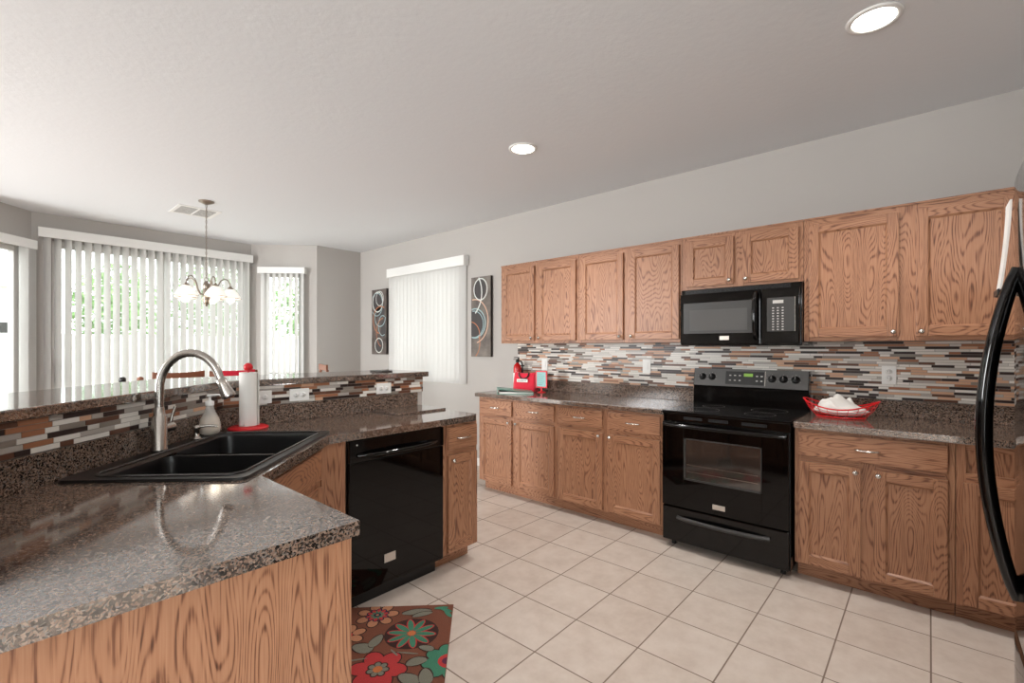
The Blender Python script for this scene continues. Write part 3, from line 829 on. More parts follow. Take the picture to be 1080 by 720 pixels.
# granite cutting board
o = MB().box(0, .39, 0, .285, 0, .012, 0, .003).build('cutting_board', 'granite'); o.location = (1.727, 2.478, .9145)
tag(o, 'thin polished granite cutting board lying at the peninsula end', 'cutting board')

# ------------------------------------------------------------------ things on the stove-wall counter
# red wire basket
bk = thing('wire_basket', (3.48, .408, .9145), math.radians(0), 'red wire bread basket on the counter right of the stove', 'basket')
def bz(a): return .088 + .034 * math.cos(2 * a) ** 1 if True else 0
def rimp(a, s=1.0, dz=0.0): return (0.125 * s * math.cos(a), 0.192 * s * math.sin(a), .082 - .026 * math.cos(2 * a) + dz)
N = 48; A = [2 * math.pi * i / N for i in range(N)]
MB().tube([rimp(a) for a in A], .0042, 8, 0, True).build('rim', 'red_wire', bk)
MB().tube([(.078 * math.cos(a), .125 * math.sin(a), .005) for a in A], .004, 8, 0, True).build('base_ring', 'red_wire', bk)
for s in (.36, .66):
    MB().tube([tuple(Vector((.078 * math.cos(a), .125 * math.sin(a), .005)).lerp(Vector(rimp(a)), s)) for a in A], .0017, 6, 0, True).build('hoop_wire', 'red_wire', bk)
for i in range(22):
    a = 2 * math.pi * i / 22
    MB().tube([(.078 * math.cos(a), .125 * math.sin(a), .005), tuple(Vector((.078 * math.cos(a), .125 * math.sin(a), .005)).lerp(Vector(rimp(a)), .5) + Vector((.006 * math.cos(a), .006 * math.sin(a), -.004))), rimp(a)], .0015, 6).build('side_wire', 'red_wire', bk)
for y in (-.07, -.025, .025, .07):
    q = .078 * math.sqrt(max(0, 1 - (y / .125) ** 2)); MB().tube([(-q, y, .005), (q, y, .005)], .0017, 6).build('base_wire', 'red_wire', bk)
# napkin bundle in the basket
rnd = random.Random(5)
bm = bmesh.new(); bmesh.ops.create_icosphere(bm, subdivisions=4, radius=1)
from mathutils import noise as mn
for v in bm.verts:
    p = v.co.copy(); q = 1 + .16 * mn.noise(p * 2.2) + .05 * mn.noise(p * 6)
    ridge = .045 * math.exp(-((p.y - .15 + .4 * p.x) / .35) ** 2) if p.z > 0 else 0
    v.co = Vector((p.x * .080 * q, p.y * .135 * q, max(.044 + p.z * .034 * q + ridge * (1 + mn.noise(p * 3)), .010)))
o = MB().bm(bm, 0, True).build('napkin', 'cloth'); o.location = (3.48, .408, .9145)
tag(o, 'crumpled white cloth napkin lying in the red wire basket', 'napkin')

# teal binder
bd = thing('binder', (3.315, 2.895, .9145), math.radians(-46), 'teal ring binder lying flat at the counter end', 'binder')
# local x runs from spine to fore edge
pr_ = [(-.165, 0), (.165, 0), (.165, .012), (-.150, .046), (-.165, .044)]
def wedge(b, pts, y0, y1, mi=0):
    n = len(pts); v = [(x, y0, z) for x, z in pts] + [(x, y1, z) for x, z in pts]
    return b.add(v, [tuple(range(n)), tuple(range(2 * n - 1, n - 1, -1))] + [(i, i + n, (i + 1) % n + n, (i + 1) % n) for i in range(n)], mi)
wedge(MB(), [(-.165, 0), (.165, 0), (.165, .003), (-.165, .003)], -.125, .125).build('back_cover', 'teal_cover', bd)
wedge(MB(), [(-.165, .044), (.165, .011), (.165, .014), (-.165, .047)], -.125, .125).build('front_cover', 'teal_cover', bd)
wedge(MB(), [(-.168, 0), (-.165, 0), (-.165, .047), (-.168, .047)], -.125, .125).build('spine', 'teal_cover', bd)
wedge(MB(), [(-.150, .0035), (.155, .0035), (.155, .0105), (-.05, .022), (-.150, .022)], -.115, .115).build('pages', 'paper', bd)

# red first aid bag
bg = thing('tote_bag', (3.55, 2.965, .9145), RIGHT + math.radians(12), 'bright red fabric bag with black handle and white printed patch', 'bag')
bm = bmesh.new(); bmesh.ops.create_cube(bm, size=1); bmesh.ops.subdivide_edges(bm, edges=list(bm.edges), cuts=5, use_grid_fill=True)
for v in bm.verts:
    x, y, z = v.co; sag = 1 - .5 * (z + .5) ** 2 * .7
    yy = y * .11 * (1 - .55 * (z + .5)) * (1 - .5 * (2 * x) ** 2 * .5) + .006 * mn.noise(Vector((x * 4, y * 3, z * 4)))
    v.co = Vector((x * .235 * (1 - .05 * (z + .5)) + .004 * mn.noise(Vector((y * 5, z * 5, x * 3))), yy, (z + .5) * .185 * (1 - .07 * (1 - (2 * x) ** 2))))
MB().bm(bm, 0, True).build('bag_body', 'red_fabric', bg)
b = MB().tube([(-.055, -.030, .178), (-.050, -.040, .150), (-.025, -.046, .126), (0, -.048, .120), (.025, -.046, .126), (.050, -.040, .150), (.055, -.030, .178)], .007, 8)
b.build('carry_handle', 'black_matt', bg)
pt = MB().box(-.068, .052, -.0555, -.0535, .088, .118).build('patch', 'paper', bg)
b = MB()
for i, w in enumerate((.012, .008, .014, .010, .012, .009)): b.box(-.052 + i * .016, -.052 + i * .016 + w * .8, -.0562, -.0556, .098, .108)
b.build('patch_print', 'ink', pt)

# fire extinguisher
fx = thing('fire_extinguisher', (3.66, 3.165, .9145), math.radians(-20), 'small red fire extinguisher standing behind the red bag', 'fire extinguisher')
MB().lathe([(.0001, 0), (.038, 0), (.041, .004), (.041, .215), (.036, .240), (.020, .258), (.014, .264), (.014, .272), (.0001, .272)], (0, 0, 0), 28).build('cylinder', 'red_paint', fx)
MB().lathe([(.0414, .06), (.0416, .061), (.0416, .165), (.0414, .166)], (0, 0, 0), 28).build('label_band', 'paper', fx)
v = MB().lathe([(.016, .268), (.018, .275), (.018, .295), (.012, .300), (.0001, .300)], (0, 0, 0), 16).build('valve', 'black_matt', fx)
MB().box(-.045, .018, -.008, .008, .300, .306, 0, .002).build('lever', 'black_matt', fx)
MB().box(-.040, .018, -.008, .008, .318, .326, 0, .002).box(.008, .018, -.006, .006, .300, .322).build('carry_grip', 'black_matt', fx)
MB().tube([(.012, 0, .285), (.045, 0, .283), (.058, 0, .25), (.056, 0, .15), (.052, 0, .12)], [.008, .008, .008, .009, .010], 8).build('hose', 'black_matt', fx)
MB().lathe([(.012, .018), (.012, .028), (.0001, .028)], (0, 0, .288), 14, 0, 'x').build('gauge', 'chrome', fx)

# red sign stand
ss = thing('sign_stand', (3.525, 2.748, .9145), RIGHT + math.radians(8), 'small red framed table sign with a pale teal card', 'sign')
MB().lathe([(.0001, 0), (.042, 0), (.042, .004), (.014, .010), (.0001, .010)], (0, 0, 0), 24).box(-.008, .008, -.004, .004, .008, .045).build('stand', 'red', ss)
b = MB(); w, z0, z1, f = .062, .042, .205, .014
b.box(-w, -w + f, -.006, .006, z0, z1, 0, .002).box(w - f, w, -.006, .006, z0, z1, 0, .002).box(-w + f, w - f, -.006, .006, z0, z0 + f, 0, .002).box(-w + f, w - f, -.006, .006, z1 - f, z1, 0, .002)
b.build('frame', 'red', ss)
c = MB().box(-w + f, w - f, -.003, .003, z0 + f, z1 - f).build('card', 'teal_paper', ss)
b = MB()
for i in range(7): b.box(-.036, -.036 + (.05 + .02 * ((i * 7) % 3) / 2), -.0036, -.0031, .072 + i * .016, .0745 + i * .016)
b.build('print_lines', 'ink', c)

# ------------------------------------------------------------------ refrigerator
fr = thing('refrigerator', (1.80, -0.93, 0), math.pi, 'tall glossy black refrigerator at the right edge of the photo', 'refrigerator')
FW, FD = .90, .705
MB().box(.004, FW - .004, -FD, -.002, .03, 1.765, 0, .004).build('cabinet_body', 'black_matt', fr)
b = MB().box(.02, FW - .02, -FD + .03, -.05, 0, .03); b.build('base_grille', 'black_matt', fr)
def fdoor(z0, z1, nm):
    # slightly bowed door front
    n = 14; fr_pts = []
    for i in range(n + 1):
        x = FW * i / n; t = 2 * i / n - 1
        e = .012 * (abs(t) ** 8)
        fr_pts.append((x, -FD - .068 + e))
    pts = [(0, -FD - .002)] + fr_pts + [(FW, -FD - .002)]
    b = MB(); m = len(pts)
    rings = [(z0, 0.004), (z0 + .006, 0), (z1 - .02, 0), (z1 - .006, .004), (z1, .014)]
    v = []
    for z, e in rings: v += [(x, (y + e if y < -FD - .01 else y), z) for x, y in pts]
    f = [(j * m + i, j * m + (i + 1) % m, (j + 1) * m + (i + 1) % m, (j + 1) * m + i) for j in range(len(rings) - 1) for i in range(m)]
    b.add(v, f, 0, True); b.add(v[:m], [tuple(range(m))[::-1]], 0); b.add(v[-m:], [tuple(range(m))], 0)
    return b.build(nm, 'black_gloss', fr)
fd1 = fdoor(.650, 1.775, 'door'); fd2 = fdoor(.06, .642, 'freezer_drawer')
xh = 1.80 - 1.655; yd = -FD - .068
pts = []; rad = []
for i in range(25):
    t = i / 24; pts.append((xh, yd + .004 - .060 * math.sin(math.pi * t) ** .8, .735 + t * .795)); rad.append(.0135 + .003 * math.sin(math.pi * t))
MB().tube(pts, rad, 12).build('handle', 'black_gloss', fd1)
# note pad held on the door
np_ = thing('notepad', (1.755, -0.1565, 1.485), math.pi, 'white ruled note pad held on the refrigerator door', 'notepad')
b = MB(); n = 10; v = []
for i in range(n + 1):
    t = i / n; z = t * .225; y = -.002 - .018 * (1 - t) ** 1.5
    v += [(-.045, y, z), (.045, y, z), (-.045, y - .004, z), (.045, y - .004, z)]
f = []
for i in range(n):
    a, c = i * 4, i * 4 + 4
    f += [(a + 2, a + 3, c + 3, c + 2), (a, c, c + 1, a + 1), (a, a + 2, c + 2, c), (a + 1, c + 1, c + 3, a + 3)]
f += [(0, 1, 3, 2), (n * 4, n * 4 + 2, n * 4 + 3, n * 4 + 1)]
b.add(v, f).build('pages', 'paper', np_)
MB().box(-.045, .045, -.028, -.004, -.012, .004, 0, .002).build('binding_strip', 'black_matt', np_)

# ------------------------------------------------------------------ rug
rg = MB()
RW, RL = .527, .95
rg.box(-RL, 0, 0, RW, 0, .006, 0, .002)
zc = [.0064]
def ell(cx, cy, rx, ry, ang, mi, n=14, tip=0.0):
    zc[0] += .00001; v = []; a = math.radians(ang); ca, sa = math.cos(a), math.sin(a)
    for i in range(n):
        t = 2 * math.pi * i / n; x, y = rx * math.cos(t), ry * math.sin(t) * (1 - tip * math.cos(t))
        X, Y = cx + x * ca - y * sa, cy + x * sa + y * ca
        X = max(-RL + .002, min(-.002, X)); Y = max(.002, min(RW - .002, Y))
        v.append((X, Y, zc[0]))
    rg.add(v, [tuple(range(n))], mi)
def flower(cx, cy, n, r0, lx, ly, mi, a0=0, under=None, tip=0):
    for i in range(n):
        a = a0 + 360 * i / n; ca, sa = math.cos(math.radians(a)), math.sin(math.radians(a))
        if under is not None: ell(cx + ca * r0, cy + sa * r0, lx + .006, ly + .006, a, under, tip=tip)
    for i in range(n):
        a = a0 + 360 * i / n; ca, sa = math.cos(math.radians(a)), math.sin(math.radians(a))
        ell(cx + ca * r0, cy + sa * r0, lx, ly, a, mi, tip=tip)
# colours: 0 brown 1 teal 2 red 3 sage 4 peach 5 dark 6 navy 7 orange 8 purple
for bx, by in ((0, 0), (-.50, .06)):
    ell(-.239 + bx, .180 + by, .118, .125, 0, 5, 26)
    flower(-.239 + bx, .180 + by, 10, .064, .046, .014, 1, 12, 2); ell(-.239 + bx, .180 + by, .018, .018, 0, 7)
for sx in (0, 1):
    cx, cy = ((-.481, .283), (-.86, .11))[sx]
    flower(cx, cy, 6, .070, .050, .040, 2, 25, 5); 
    flower(cx, cy, 7, .030, .014, .012, 3, 10, 5); ell(cx, cy, .020, .020, 0, 7)
flower(-.445, -.005, 8, .072, .040, .032, 1, 10, 5); ell(-.445, -.005, .045, .045, 0, 2); ell(-.445, .0, .022, .022, 0, 8)
flower(-.080, .372, 7, .072, .030, .024, 4, 20, 5); flower(-.080, .372, 10, .036, .017, .010, 2, 0, 6); flower(-.080, .372, 10, .024, .012, .006, 1, 18); ell(-.08, .372, .016, .018, 0, 6); ell(-.08, .372, .008, .008, 0, 4)
flower(-.24, .47, 6, .05, .030, .022, 4, 0, 5); ell(-.24, .47, .02, .02, 0, 2)
for cx, cy, rx, ry, a in ((-.338, .381, .050, .033, 70), (-.289, .332, .048, .024, -20), (-.062, .180, .024, .072, 8), (-.085, .15, .018, .05, 20), (-.441, .130, .026, .044, 20), (-.355, .098, .036, .018, 70), (-.548, .146, .05, .03, 60), (-.537, .079, .05, .028, 10), (-.63, .40, .05, .03, 30), (-.7, .25, .05, .03, -40)):
    ell(cx, cy, rx + .004, ry + .004, a, 5); ell(cx, cy, rx, ry, a, 3, tip=.25)
for cx, cy, a in ((-.055, .035, 60), (-.035, .06, 95), (-.09, .022, 30)): ell(cx, cy, .036, .012, a, 1)
for cx, cy, rx, a in ((-.378, .235, .03, 40), (-.385, .175, .05, 80), (-.42, .40, .06, 100)): ell(cx, cy, rx, .005, a, 3)
def rugm(name, c):
    m = mat(name, c, 0.95); k = NT(m); tc = k.n('ShaderNodeTexCoord')
    w = k.n('ShaderNodeTexWave'); w.inputs['Scale'].default_value = 130; w.inputs['Distortion'].default_value = 1.2
    w.bands_direction = 'X'; k.l(tc.outputs['Object'], w.inputs['Vector'])
    nz = k.noise(tc.outputs['Object'], 260, 2)
    f = k.math('MULTIPLY', w.outputs['Fac'], nz)
    dark = tuple(int(x * .62) for x in c)
    k.l(k.ramp(f, [(0.0, dark), (0.35, c)]), k.b.inputs['Base Color']); k.bump(f, .5, .002); return m
RM = [rugm('rug wool %s' % n_, c) for n_, c in (('brown', (136, 80, 58)), ('teal', (72, 142, 112)), ('red', (206, 62, 62)), ('sage', (138, 136, 120)), ('peach', (206, 142, 104)), ('dark', (66, 38, 32)), ('navy', (32, 34, 66)), ('orange', (222, 130, 74)), ('purple', (108, 42, 76)))]
o = rg.build('rug', RM); o.location = (1.635, 1.852, .0005); o.rotation_euler = (0, 0, math.radians(45))
tag(o, 'brown floral kitchen rug with red and teal blooms in front of the sink', 'rug')

# ------------------------------------------------------------------ pictures
def ringpts(cx, cz, rx, rz, a0=0, a1=360, n=40): return [(cx + rx * math.cos(math.radians(a0 + (a1 - a0) * i / n)), cz + rz * math.sin(math.radians(a0 + (a1 - a0) * i / n))) for i in range(n + 1)]
def clip_band(b, pts, w, mi, X0, X1, y):
    """flat painted stroke following pts, cut at the canvas edges"""
    for i in range(len(pts) - 1):
        (xa, za), (xb, zb) = pts[i], pts[i + 1]
        d = Vector((xb - xa, zb - za)); 
        if d.length < 1e-6: continue
        nrm = Vector((-d.y, d.x)).normalized() * w / 2
        q = [(xa - nrm.x, za - nrm.y), (xb - nrm.x, zb - nrm.y), (xb + nrm.x, zb + nrm.y), (xa + nrm.x, za + nrm.y)]
        if min(p[0] for p in q) < X0 or max(p[0] for p in q) > X1 or max(p[1] for p in q) > ART_H - .003: continue
        b.add([(x, y, z) for x, z in q], [(0, 1, 2, 3)], mi)
def canvas_mat(name, a, c):
    m = mat(name, a, 0.8); k = NT(m); tc = k.n('ShaderNodeTexCoord')
    k.l(k.ramp(k.noise(tc.outputs['Object'], 7, 4, .6), [(.3, a), (.7, c)]), k.b.inputs['Base Color']); return m
M['art_bg'] = canvas_mat('taupe painted canvas', (86, 78, 74), (132, 124, 116))
M['art_bg_dark'] = canvas_mat('dark taupe painted canvas', (58, 48, 44), (112, 102, 96))
M['art_dark'] = mat('dark painted disc', (70, 66, 66), 0.8)
M['art_white'] = mat('pale painted stroke', (212, 216, 210), 0.7)
M['art_teal'] = mat('blue grey painted stroke', (150, 178, 180), 0.7)
M['art_peach'] = mat('peach painted stroke', (206, 168, 144), 0.7)
M['art_orange'] = mat('copper painted stroke', (184, 116, 76), 0.7)
AM = ['art_bg', 'art_dark', 'art_white', 'art_teal', 'art_peach', 'art_orange', 'canvas']
def canvas(Y, w, z0, h, strokes, discs, label, bgm):
    r = thing('canvas_picture', (W, Y, z0), RIGHT, label, 'picture', 'abstract canvases beside the window')
    global ART_H; ART_H = h
    MB().box(0, w, -.0355, -.003, 0, h, 0, .002).build('stretcher', 'canvas', r)
    b = MB().box(.001, w - .001, -.0372, -.0357, .001, h - .001, 0)
    y = -.0374
    for cx, cz, rx, rz in discs:
        pts = [(min(max(x, .002), w - .002), z) for x, z in ringpts(cx, cz, rx, rz)[:-1]]
        b.add([(x, y, z) for x, z in pts], [tuple(range(len(pts)))], 1)
    for k, (mi, pts, wd) in enumerate(strokes): clip_band(b, pts, wd, mi, .002, w - .002, y - .0002 - k * .00003)
    b.build('painting', [bgm] + AM[1:], r)
canvas(3.916, .308, 1.236, .896, [
    (4, ringpts(.055, .40, .215, .245, -80, 100), .013), (3, ringpts(.06, .375, .165, .165), .013), (3, ringpts(.045, .365, .15, .15), .010),
    (2, ringpts(.15, .755, .105, .12), .013), (2, ringpts(-.12, .72, .29, .30, -50, 70), .015),
    (5, ringpts(-.02, .235, .16, .16, -10, 90), .010), (5, ringpts(-.05, .15, .19, .19, -50, 25), .010)],
    [(.14, .755, .095, .115), (.06, .375, .15, .15)], 'tall grey abstract canvas right of the side window, next to the cabinets', 'art_bg')
canvas(5.970, .362, 1.243, .912, [
    (2, ringpts(.15, .735, .125, .14), .014), (3, ringpts(.13, .70, .14, .16), .010), (2, ringpts(.20, .78, .09, .10), .010), (3, ringpts(.21, .52, .13, .13, 150, 360), .012), (3, ringpts(.27, .40, .10, .14, 60, 300), .010),
    (5, ringpts(.22, .48, .18, .19, 60, 260), .012), (5, ringpts(.28, .30, .16, .20, 90, 250), .010), (2, ringpts(.18, .125, .095, .10), .012)],
    [(.15, .735, .11, .125), (.22, .60, .1, .08), (.18, .125, .085, .09), (.29, .36, .06, .12)], 'tall dark abstract canvas left of the side window in the corner', 'art_bg_dark')

# ------------------------------------------------------------------ vertical blinds
def blind(origin, d, length, z0, z1, n, phi, val, label, off, val_ext=.03, wand=True, slat_w=.089, first=0.0, span=None):
    """origin, direction along the wall with the room on the left; slats turned by phi"""
    rz = math.atan2(d[1], d[0])
    r = thing('vertical_blind', (origin[0], origin[1], z1), rz, label, 'blind', 'white vertical blinds')
    H = z1 - z0
    MB().box(-val_ext, length + val_ext, .074, .084, -val, 0, 0, .002).box(-val_ext, -val_ext + .008, .001, .074, -val, 0).box(length + val_ext - .008, length + val_ext, .001, .074, -val, 0).box(-val_ext + .008, length + val_ext - .008, .001, .074, -.008, 0).build('valance', 'white', r)
    MB().box(0, length, .022, .058, -.05, -.0085).build('head_rail', 'white', r)
    for i in range(n):
        x = first + ((span or length) - first) * (i + .5) / n; a = math.radians(phi + random.uniform(-2, 2)); ca, sa = math.cos(a), math.sin(a)
        cols = []
        for k in range(5):
            t = (k / 4 - .5) * slat_w; bow = .006 * (1 - (2 * k / 4 - 1) ** 2)
            cols.append((x + t * ca - bow * sa, .040 + t * sa + bow * ca))
        th = .0012; v = []
        for (px, py) in cols: v += [(px, py, -.052), (px, py, -H)]
        for (px, py) in cols: v += [(px - th * -sa, py - th * ca, -.052), (px - th * -sa, py - th * ca, -H)]
        f = [(2 * k, 2 * k + 1, 2 * k + 3, 2 * k + 2) for k in range(4)] + [(10 + 2 * k, 10 + 2 * k + 2, 10 + 2 * k + 3, 10 + 2 * k + 1) for k in range(4)]
        f += [(0, 10, 11, 1), (8, 9, 19, 18), tuple([0, 2, 4, 6, 8, 18, 16, 14, 12, 10]), tuple([1, 11, 13, 15, 17, 19, 9, 7, 5, 3])]
        MB().add(v, f, 0, False).build('slat', 'slat', r)
    return r
# wall_back runs in -x, wall_bay_right runs up-left, wall_right runs in +y
blind((2.435, 6.95), (-1, 0), 2.00, .03, 2.585, 25, -55, .10, 'widest white vertical blind across the patio door', 0, first=0)
blind((2.985, 6.435), (-1, 1), .60, .93, 2.43, 8, -38, .085, 'narrow white vertical blind on the angled bay window', 0, val_ext=.012)
blind((3.76, 4.02), (0, 1), 1.49, .915, 2.40, 19, 28, .115, 'white closed vertical blind on the window between the two canvases', 0, val_ext=.025)
r = blind((0.335, 6.925), (-1, -1), .72, .60, 2.435, 5, -84, .09, 'white vertical blind drawn open at the left photo edge', 0, val_ext=.01, first=0, span=.10)

# ------------------------------------------------------------------ ceiling lamps and vent
def downlight(x, y, label, watts=72):
    r = thing('recessed_light', (x, y, CEIL), 0, label, 'ceiling light', 'recessed ceiling lights')
    MB().lathe([(.100, -.0005), (.099, -.006), (.080, -.008), (.078, -.0015)], (0, 0, 0), 40).build('trim_ring', 'white', r)
    MB().lathe([(.0775, -.004), (.0001, -.0045)], (0, 0, 0), 32).build('lens', 'white_glow', r)
    d = bpy.data.lights.new('downlight_lamp', 'SPOT'); d.energy = watts; d.spot_size = math.radians(128); d.spot_blend = .7; d.shadow_soft_size = .07; d.color = (1, .97, .94)
    o = bpy.data.objects.new('downlight_lamp', d); COL.objects.link(o); o.parent = r; o.location = (0, 0, -.03)
downlight(2.537, .178, 'round recessed ceiling light nearest the camera above the stove')
downlight(2.548, 2.152, 'round recessed ceiling light farther away over the far cabinets')

downlight(0.95, .178, 'round recessed ceiling light directly above the near peninsula end', 26)

vt = thing('ceiling_vent', (1.485, 5.69, CEIL), math.radians(0), 'white ceiling air vent beside the chandelier canopy', 'vent')
MB().box(-.16, .16, -.16, .16, -.003, -.0005).build('backing', 'vent_dark', vt)
b = MB()
for (a, c, d, e) in ((-.19, .19, -.19, -.155), (-.19, .19, .155, .19), (-.19, -.155, -.155, .155), (.155, .19, -.155, .155), (-.008, .008, -.155, .155)): b.box(a, c, d, e, -.006, -.0005, 0, .002)
b.build('frame', 'white', vt)
for i in range(9):
    y = -.14 + i * .034
    MB().add([(-.154, y, -.003), (.154, y, -.003), (.154, y + .006, -.006), (-.154, y + .006, -.006), (-.154, y + .002, -.003), (.154, y + .002, -.003), (.154, y + .008, -.0055), (-.154, y + .008, -.0055)],
             [(0, 1, 2, 3), (4, 7, 6, 5), (0, 4, 5, 1), (3, 2, 6, 7), (0, 3, 7, 4), (1, 5, 6, 2)]).build('louver', 'white', vt)

# chandelier
ch = thing('chandelier', (1.452, 5.215, CEIL), 0, 'five-light brushed metal chandelier with white bell shades over the dining table', 'chandelier')
MB().lathe([(.0001, -.0005), (.066, -.0005), (.064, -.010), (.030, -.026), (.010, -.034), (.0001, -.034)], (0, 0, 0), 32).build('canopy', 'bronze', ch)
b = MB(); z = -.034
k = 0
while z > -.73:
    L = .030; pts = []
    for i in range(10):
        a = 2 * math.pi * i / 10; x, zz = .007 * math.cos(a), -L / 2 + (L / 2 + .002) * math.sin(a)
        pts.append((x, 0, z + zz) if k % 2 == 0 else (0, x, z + zz))
    b.tube(pts, .0016, 5, 0, True); z -= L - .005; k += 1
b.tube([(.004, .002, -.03), (-.003, .003, -.4), (.003, -.002, -.75)], .0022, 5)
b.build('chain', 'bronze', ch)
MB().tube([(.016 * math.cos(2 * math.pi * i / 14), 0, -.752 + .018 * math.sin(2 * math.pi * i / 14)) for i in range(14)], .003, 6, 0, True).build('loop', 'bronze', ch)
MB().lathe([(.0001, -.768), (.012, -.77), (.020, -.785), (.028, -.80), (.030, -.83), (.026, -.842), (.030, -.85), (.030, -.945), (.024, -.955), (.028, -.965), (.020, -.985), (.010, -.998), (.012, -1.006), (.0001, -1.012)], (0, 0, 0), 24).build('column', 'bronze', ch)
va = math.atan2(-(math.cos(YAW)), math.sin(YAW)) + math.radians(36)
for i in range(5):
    a = va + math.radians(72 * i); ca, sa = math.cos(a), math.sin(a)
    path = [(.028, -.90), (.06, -.895), (.085, -.855), (.098, -.80), (.12, -.755), (.148, -.735), (.178, -.745), (.196, -.78), (.200, -.815)]
    arm = MB().tube([(ca * q, sa * q, z) for q, z in path], .0055, 8).build('arm', 'bronze', ch)
    c = (ca * .200, sa * .200, 0)
    s_ = MB().lathe([(.0001, -.805), (.012, -.806), (.014, -.815), (.026, -.822), (.026, -.836), (.018, -.838)], c, 20).build('socket_cup', 'bronze', ch)
    sh = MB().lathe([(.024, -.832), (.038, -.842), (.062, -.868), (.080, -.898), (.092, -.922), (.096, -.928), (.094, -.930), (.087, -.918), (.074, -.895), (.056, -.868), (.040, -.846), (.024, -.836)], c, 32).build('lamp_shade', 'shade', ch)
    MB().tube([(c[0] + 0.0945 * math.cos(2 * math.pi * t / 32), c[1] + 0.0945 * math.sin(2 * math.pi * t / 32), -.926) for t in range(32)], .003, 6, 0, True).build('rim_band', 'bronze', sh)
    MB().lathe([(.012, -.838), (.016, -.86), (.030, -.895), (.037, -.925), (.031, -.955), (.018, -.967), (.0001, -.970)], c, 20).build('bulb', 'bulb', ch)

# ------------------------------------------------------------------ dining table, chairs and table things
tb = thing('dining_table', (1.46, 5.22, 0), 0, 'round brown counter-height dining table below the chandelier', 'table')
MB().lathe([(.0001, .885), (.66, .885), (.70, .895), (.70, .915), (.695, .92), (.0001, .92)], (0, 0, 0), 56).build('tabletop', 'wood_chair', tb)
MB().lathe([(.0001, .884), (.10, .884), (.08, .82), (.06, .6), (.075, .4), (.09, .2), (.10, .12), (.0001, .12)], (0, 0, 0), 28).build('pedestal', 'wood_chair', tb)
for i in range(4):
    a = math.pi / 4 + i * math.pi / 2; ca, sa = math.cos(a), math.sin(a)
    MB().tube([(ca * .05, sa * .05, .2), (ca * .22, sa * .22, .12), (ca * .38, sa * .38, .03)], [.05, .04, .03], 8).build('foot', 'wood_chair', tb)
def make_chair():
    r = thing('dining_chair', (0, 0, 0), 0, 'x', 'chair', 'brown wooden chairs around the dining table')
    MB().box(-.17, .17, -.20, .19, .615, .65, 0, .012).build('seat', 'wood_chair', r)
    for sx in (-1, 1):
        MB().tube([(sx * .150, -.18, 0), (sx * .145, -.17, .615)], [.016, .02], 8).build('leg', 'wood_chair', r)
        MB().tube([(sx * .153, .20, 0), (sx * .150, .18, .615), (sx * .147, .20, .85), (sx * .147, .232, 1.10)], [.016, .02, .018, .016], 8).build('leg', 'wood_chair', r)
        MB().cyl((sx * .148, -.174, .22), (sx * .152, .19, .22), .011, .011, 8).build('stretcher', 'wood_chair', r)
    MB().cyl((-.148, -.176, .30), (.148, -.176, .30), .011, .011, 8).build('foot_rail', 'wood_chair', r)
    def rail(z0, z1, y, nm):
        b = MB(); n = 10; v = []
        for i in range(n + 1):
            t = 2 * i / n - 1; x = t * .172; yy = y + .028 * (1 - t * t); dz = .010 * t * t
            v += [(x, yy - .009, z0 + dz), (x, yy + .009, z0 + dz), (x, yy + .009, z1 + dz), (x, yy - .009, z1 + dz)]
        f = [(4 * i + k, 4 * i + (k + 1) % 4, 4 * i + 4 + (k + 1) % 4, 4 * i + 4 + k)[::-1] for i in range(n) for k in range(4)] + [(0, 1, 2, 3), (4 * n + 3, 4 * n + 2, 4 * n + 1, 4 * n)]
        b.add(v, f).build(nm, 'wood_chair', r)
    rail(1.085, 1.145, .222, 'top_rail'); rail(.92, .955, .21, 'back_slat'); rail(.78, .815, .198, 'back_slat')
    return r
c0 = make_chair()
spots = [(1.015, 4.58, 'brown wooden dining chair with plain top rail seen left of the faucet spout'), (1.385, 4.44, 'brown wooden dining chair beside the faucet head with a red cloth on its rail'), (2.28, 5.02, 'brown wooden dining chair on the far right side of the table by the narrow window')]
for i, (x, y, lb) in enumerate(spots):
    c = c0 if i == 0 else copy_tree(c0)
    c.location = (x, y, 0)
    face = (5.22 - y, 1.46 - x)
    c.rotation_euler = (0, 0, math.atan2(5.22 - y, 1.46 - x) + math.pi / 2 if i == 2 else math.radians(180 + (4, -4)[i]))
    c['label'] = lb
# red cloth folded over the second chair's rail
cl = MB(); x0c, x1c = -.15, .10
v = []
n = 8
for i in range(n + 1):
    x = x0c + (x1c - x0c) * i / n; t = x / .172; yy = .222 + .028 * (1 - t * t); dz = .010 * t * t
    for (dy, z) in ((-.0105, 1.088), (-.0105, 1.147), (.0105, 1.147), (.0105, 1.088), (.0145, 1.088), (.0145, 1.152), (-.0145, 1.152), (-.0145, 1.088)): v.append((x, yy + dy, z + dz))
f = [(8 * i + k, 8 * i + (k + 1) % 8, 8 * i + 8 + (k + 1) % 8, 8 * i + 8 + k) for i in range(n) for k in range(8)] + [tuple(range(8))[::-1], tuple(8 * n + k for k in range(8))]
cl.add(v, f)
o = cl.build('kitchen_towel', 'red_fabric'); o.location = (1.385, 4.44, 0); o.rotation_euler = (0, 0, math.radians(176))
tag(o, 'red cloth folded over the top rail of a dining chair', 'towel', None)
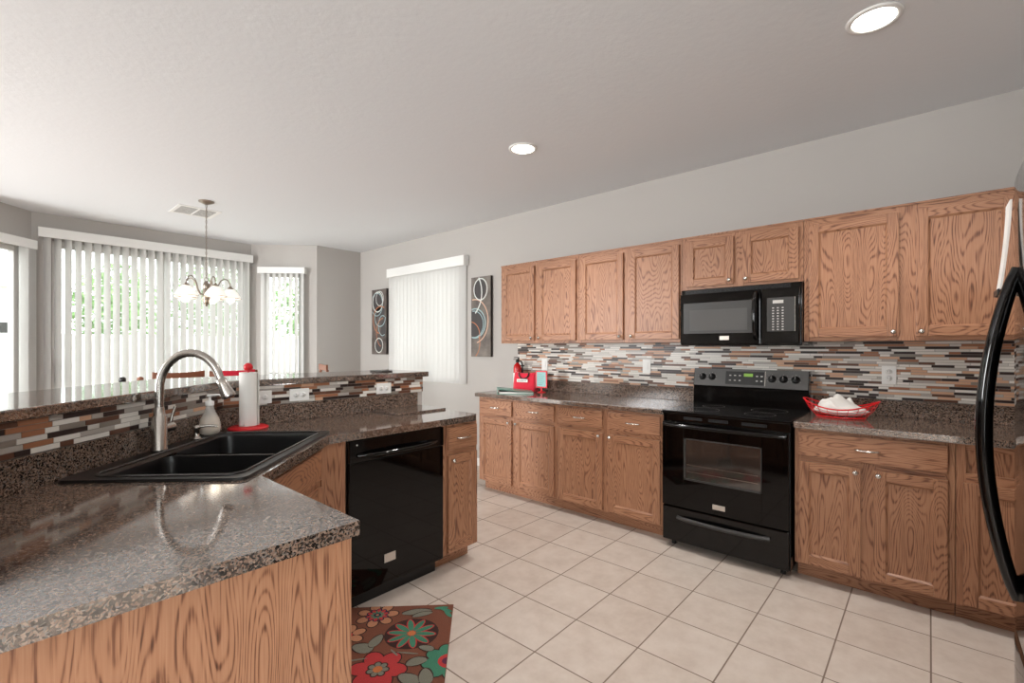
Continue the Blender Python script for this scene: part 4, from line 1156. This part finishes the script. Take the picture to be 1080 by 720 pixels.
# two shakers on the table
for x, y, mcap, lb in ((.835, 5.30, 'black_matt', 'white shaker with dark cap on the dining table, left of the pair'), (.945, 5.22, 'wood_chair', 'white shaker with brown cap on the dining table, right of the pair')):
    r = thing('salt_shaker', (x, y, .9205), 0, lb, 'shaker', 'shakers on the dining table')
    MB().lathe([(.0001, 0), (.03, 0), (.032, .01), (.026, .10), (.022, .115), (.0001, .115)], (0, 0, 0), 16).build('jar', 'plastic_white', r)
    MB().lathe([(.023, .1155), (.026, .118), (.024, .150), (.012, .160), (.0001, .160)], (0, 0, 0), 16).build('cap', mcap, r)
# flat tray at the bar end
o = MB().box(-.045, .045, -.08, .08, 0, .008, 0, .003).build('coaster', 'dark_panel'); o.location = (1.96, 3.02, 1.1625)
tag(o, 'small dark flat tray on the raised bar near its end', 'coaster')

# ------------------------------------------------------------------ outside
o = MB().box(-14, 18, -10, 26, -.25, -.11).build('ground_patio', 'concrete'); tag(o, kind='structure')
o = MB().box(-12, 16, 13.5, 13.7, -.11, 1.62).build('wall_yard', 'stucco'); tag(o, 'white block yard wall', kind='structure')
o = MB().box(9.0, 9.2, -6, 13.5, -.11, 1.62).build('wall_yard_side', 'stucco'); tag(o, 'white block yard wall at the side', kind='structure')
nh = thing('neighbor_house', (-1.9, 19.0, -.11), 0, 'pale neighboring house seen through the left bay window', 'house')
MB().box(-3, 3, 0, 4, 0, 3.1).build('house_walls', 'stucco', nh)
for x in (-1.1, .0, 2.2):
    w_ = MB().box(x - .35, x + .35, -.05, -.001, 1.3, 2.2).build('house_window', 'frame_white', nh)
    MB().box(x - .29, x + .29, -.06, -.051, 1.36, 2.14).build('house_pane', 'vent_dark', w_)
wedge(MB(), [(-3.4, 3.1), (3.4, 3.1), (0, 4.4)], -.4, 4.4).build('house_roof', 'concrete', nh)
def tree(x, y, h, rad, seed, label):
    r = thing('tree', (x, y, -.11), 0, label, 'tree', 'trees beyond the yard wall')
    rn = random.Random(seed)
    MB().tube([(0, 0, 0), (.05, .03, h * .3), (-.04, .06, h * .6), (0, 0, h * .85)], [.13, .10, .07, .03], 8).build('trunk', 'bark', r)
    b = MB()
    for i in range(1500):
        a, e, q = rn.uniform(0, 6.283), rn.uniform(-1, 1), rn.random() ** .4
        p = Vector((math.cos(a) * math.sqrt(1 - e * e) * rad * q, math.sin(a) * math.sqrt(1 - e * e) * rad * q, h * .66 + e * h * .36 * q))
        u = Vector((rn.uniform(-1, 1), rn.uniform(-1, 1), rn.uniform(-1, 1))).normalized(); w = u.orthogonal().normalized(); s = rn.uniform(.07, .13)
        b.add([p - u * s, p - w * s * .5, p + u * s, p + w * s * .5], [(0, 1, 2, 3)])
    b.build('foliage', 'leaf', r)
for k_, t_ in enumerate(((2.5, 16.5, 3.7, 1.0, 1, 'small round green tree beyond the yard wall, leftmost behind the wide blind'), (5.0, 17.2, 4.3, 1.2, 2, 'large green tree beyond the yard wall behind the chandelier'), (7.7, 16.6, 4.0, 1.2, 3, 'green tree beyond the yard wall between the blind and the bay corner'), (10.4, 16.5, 4.0, 1.2, 4, 'green tree beyond the yard wall seen through the narrow bay window'))): tree(*t_)
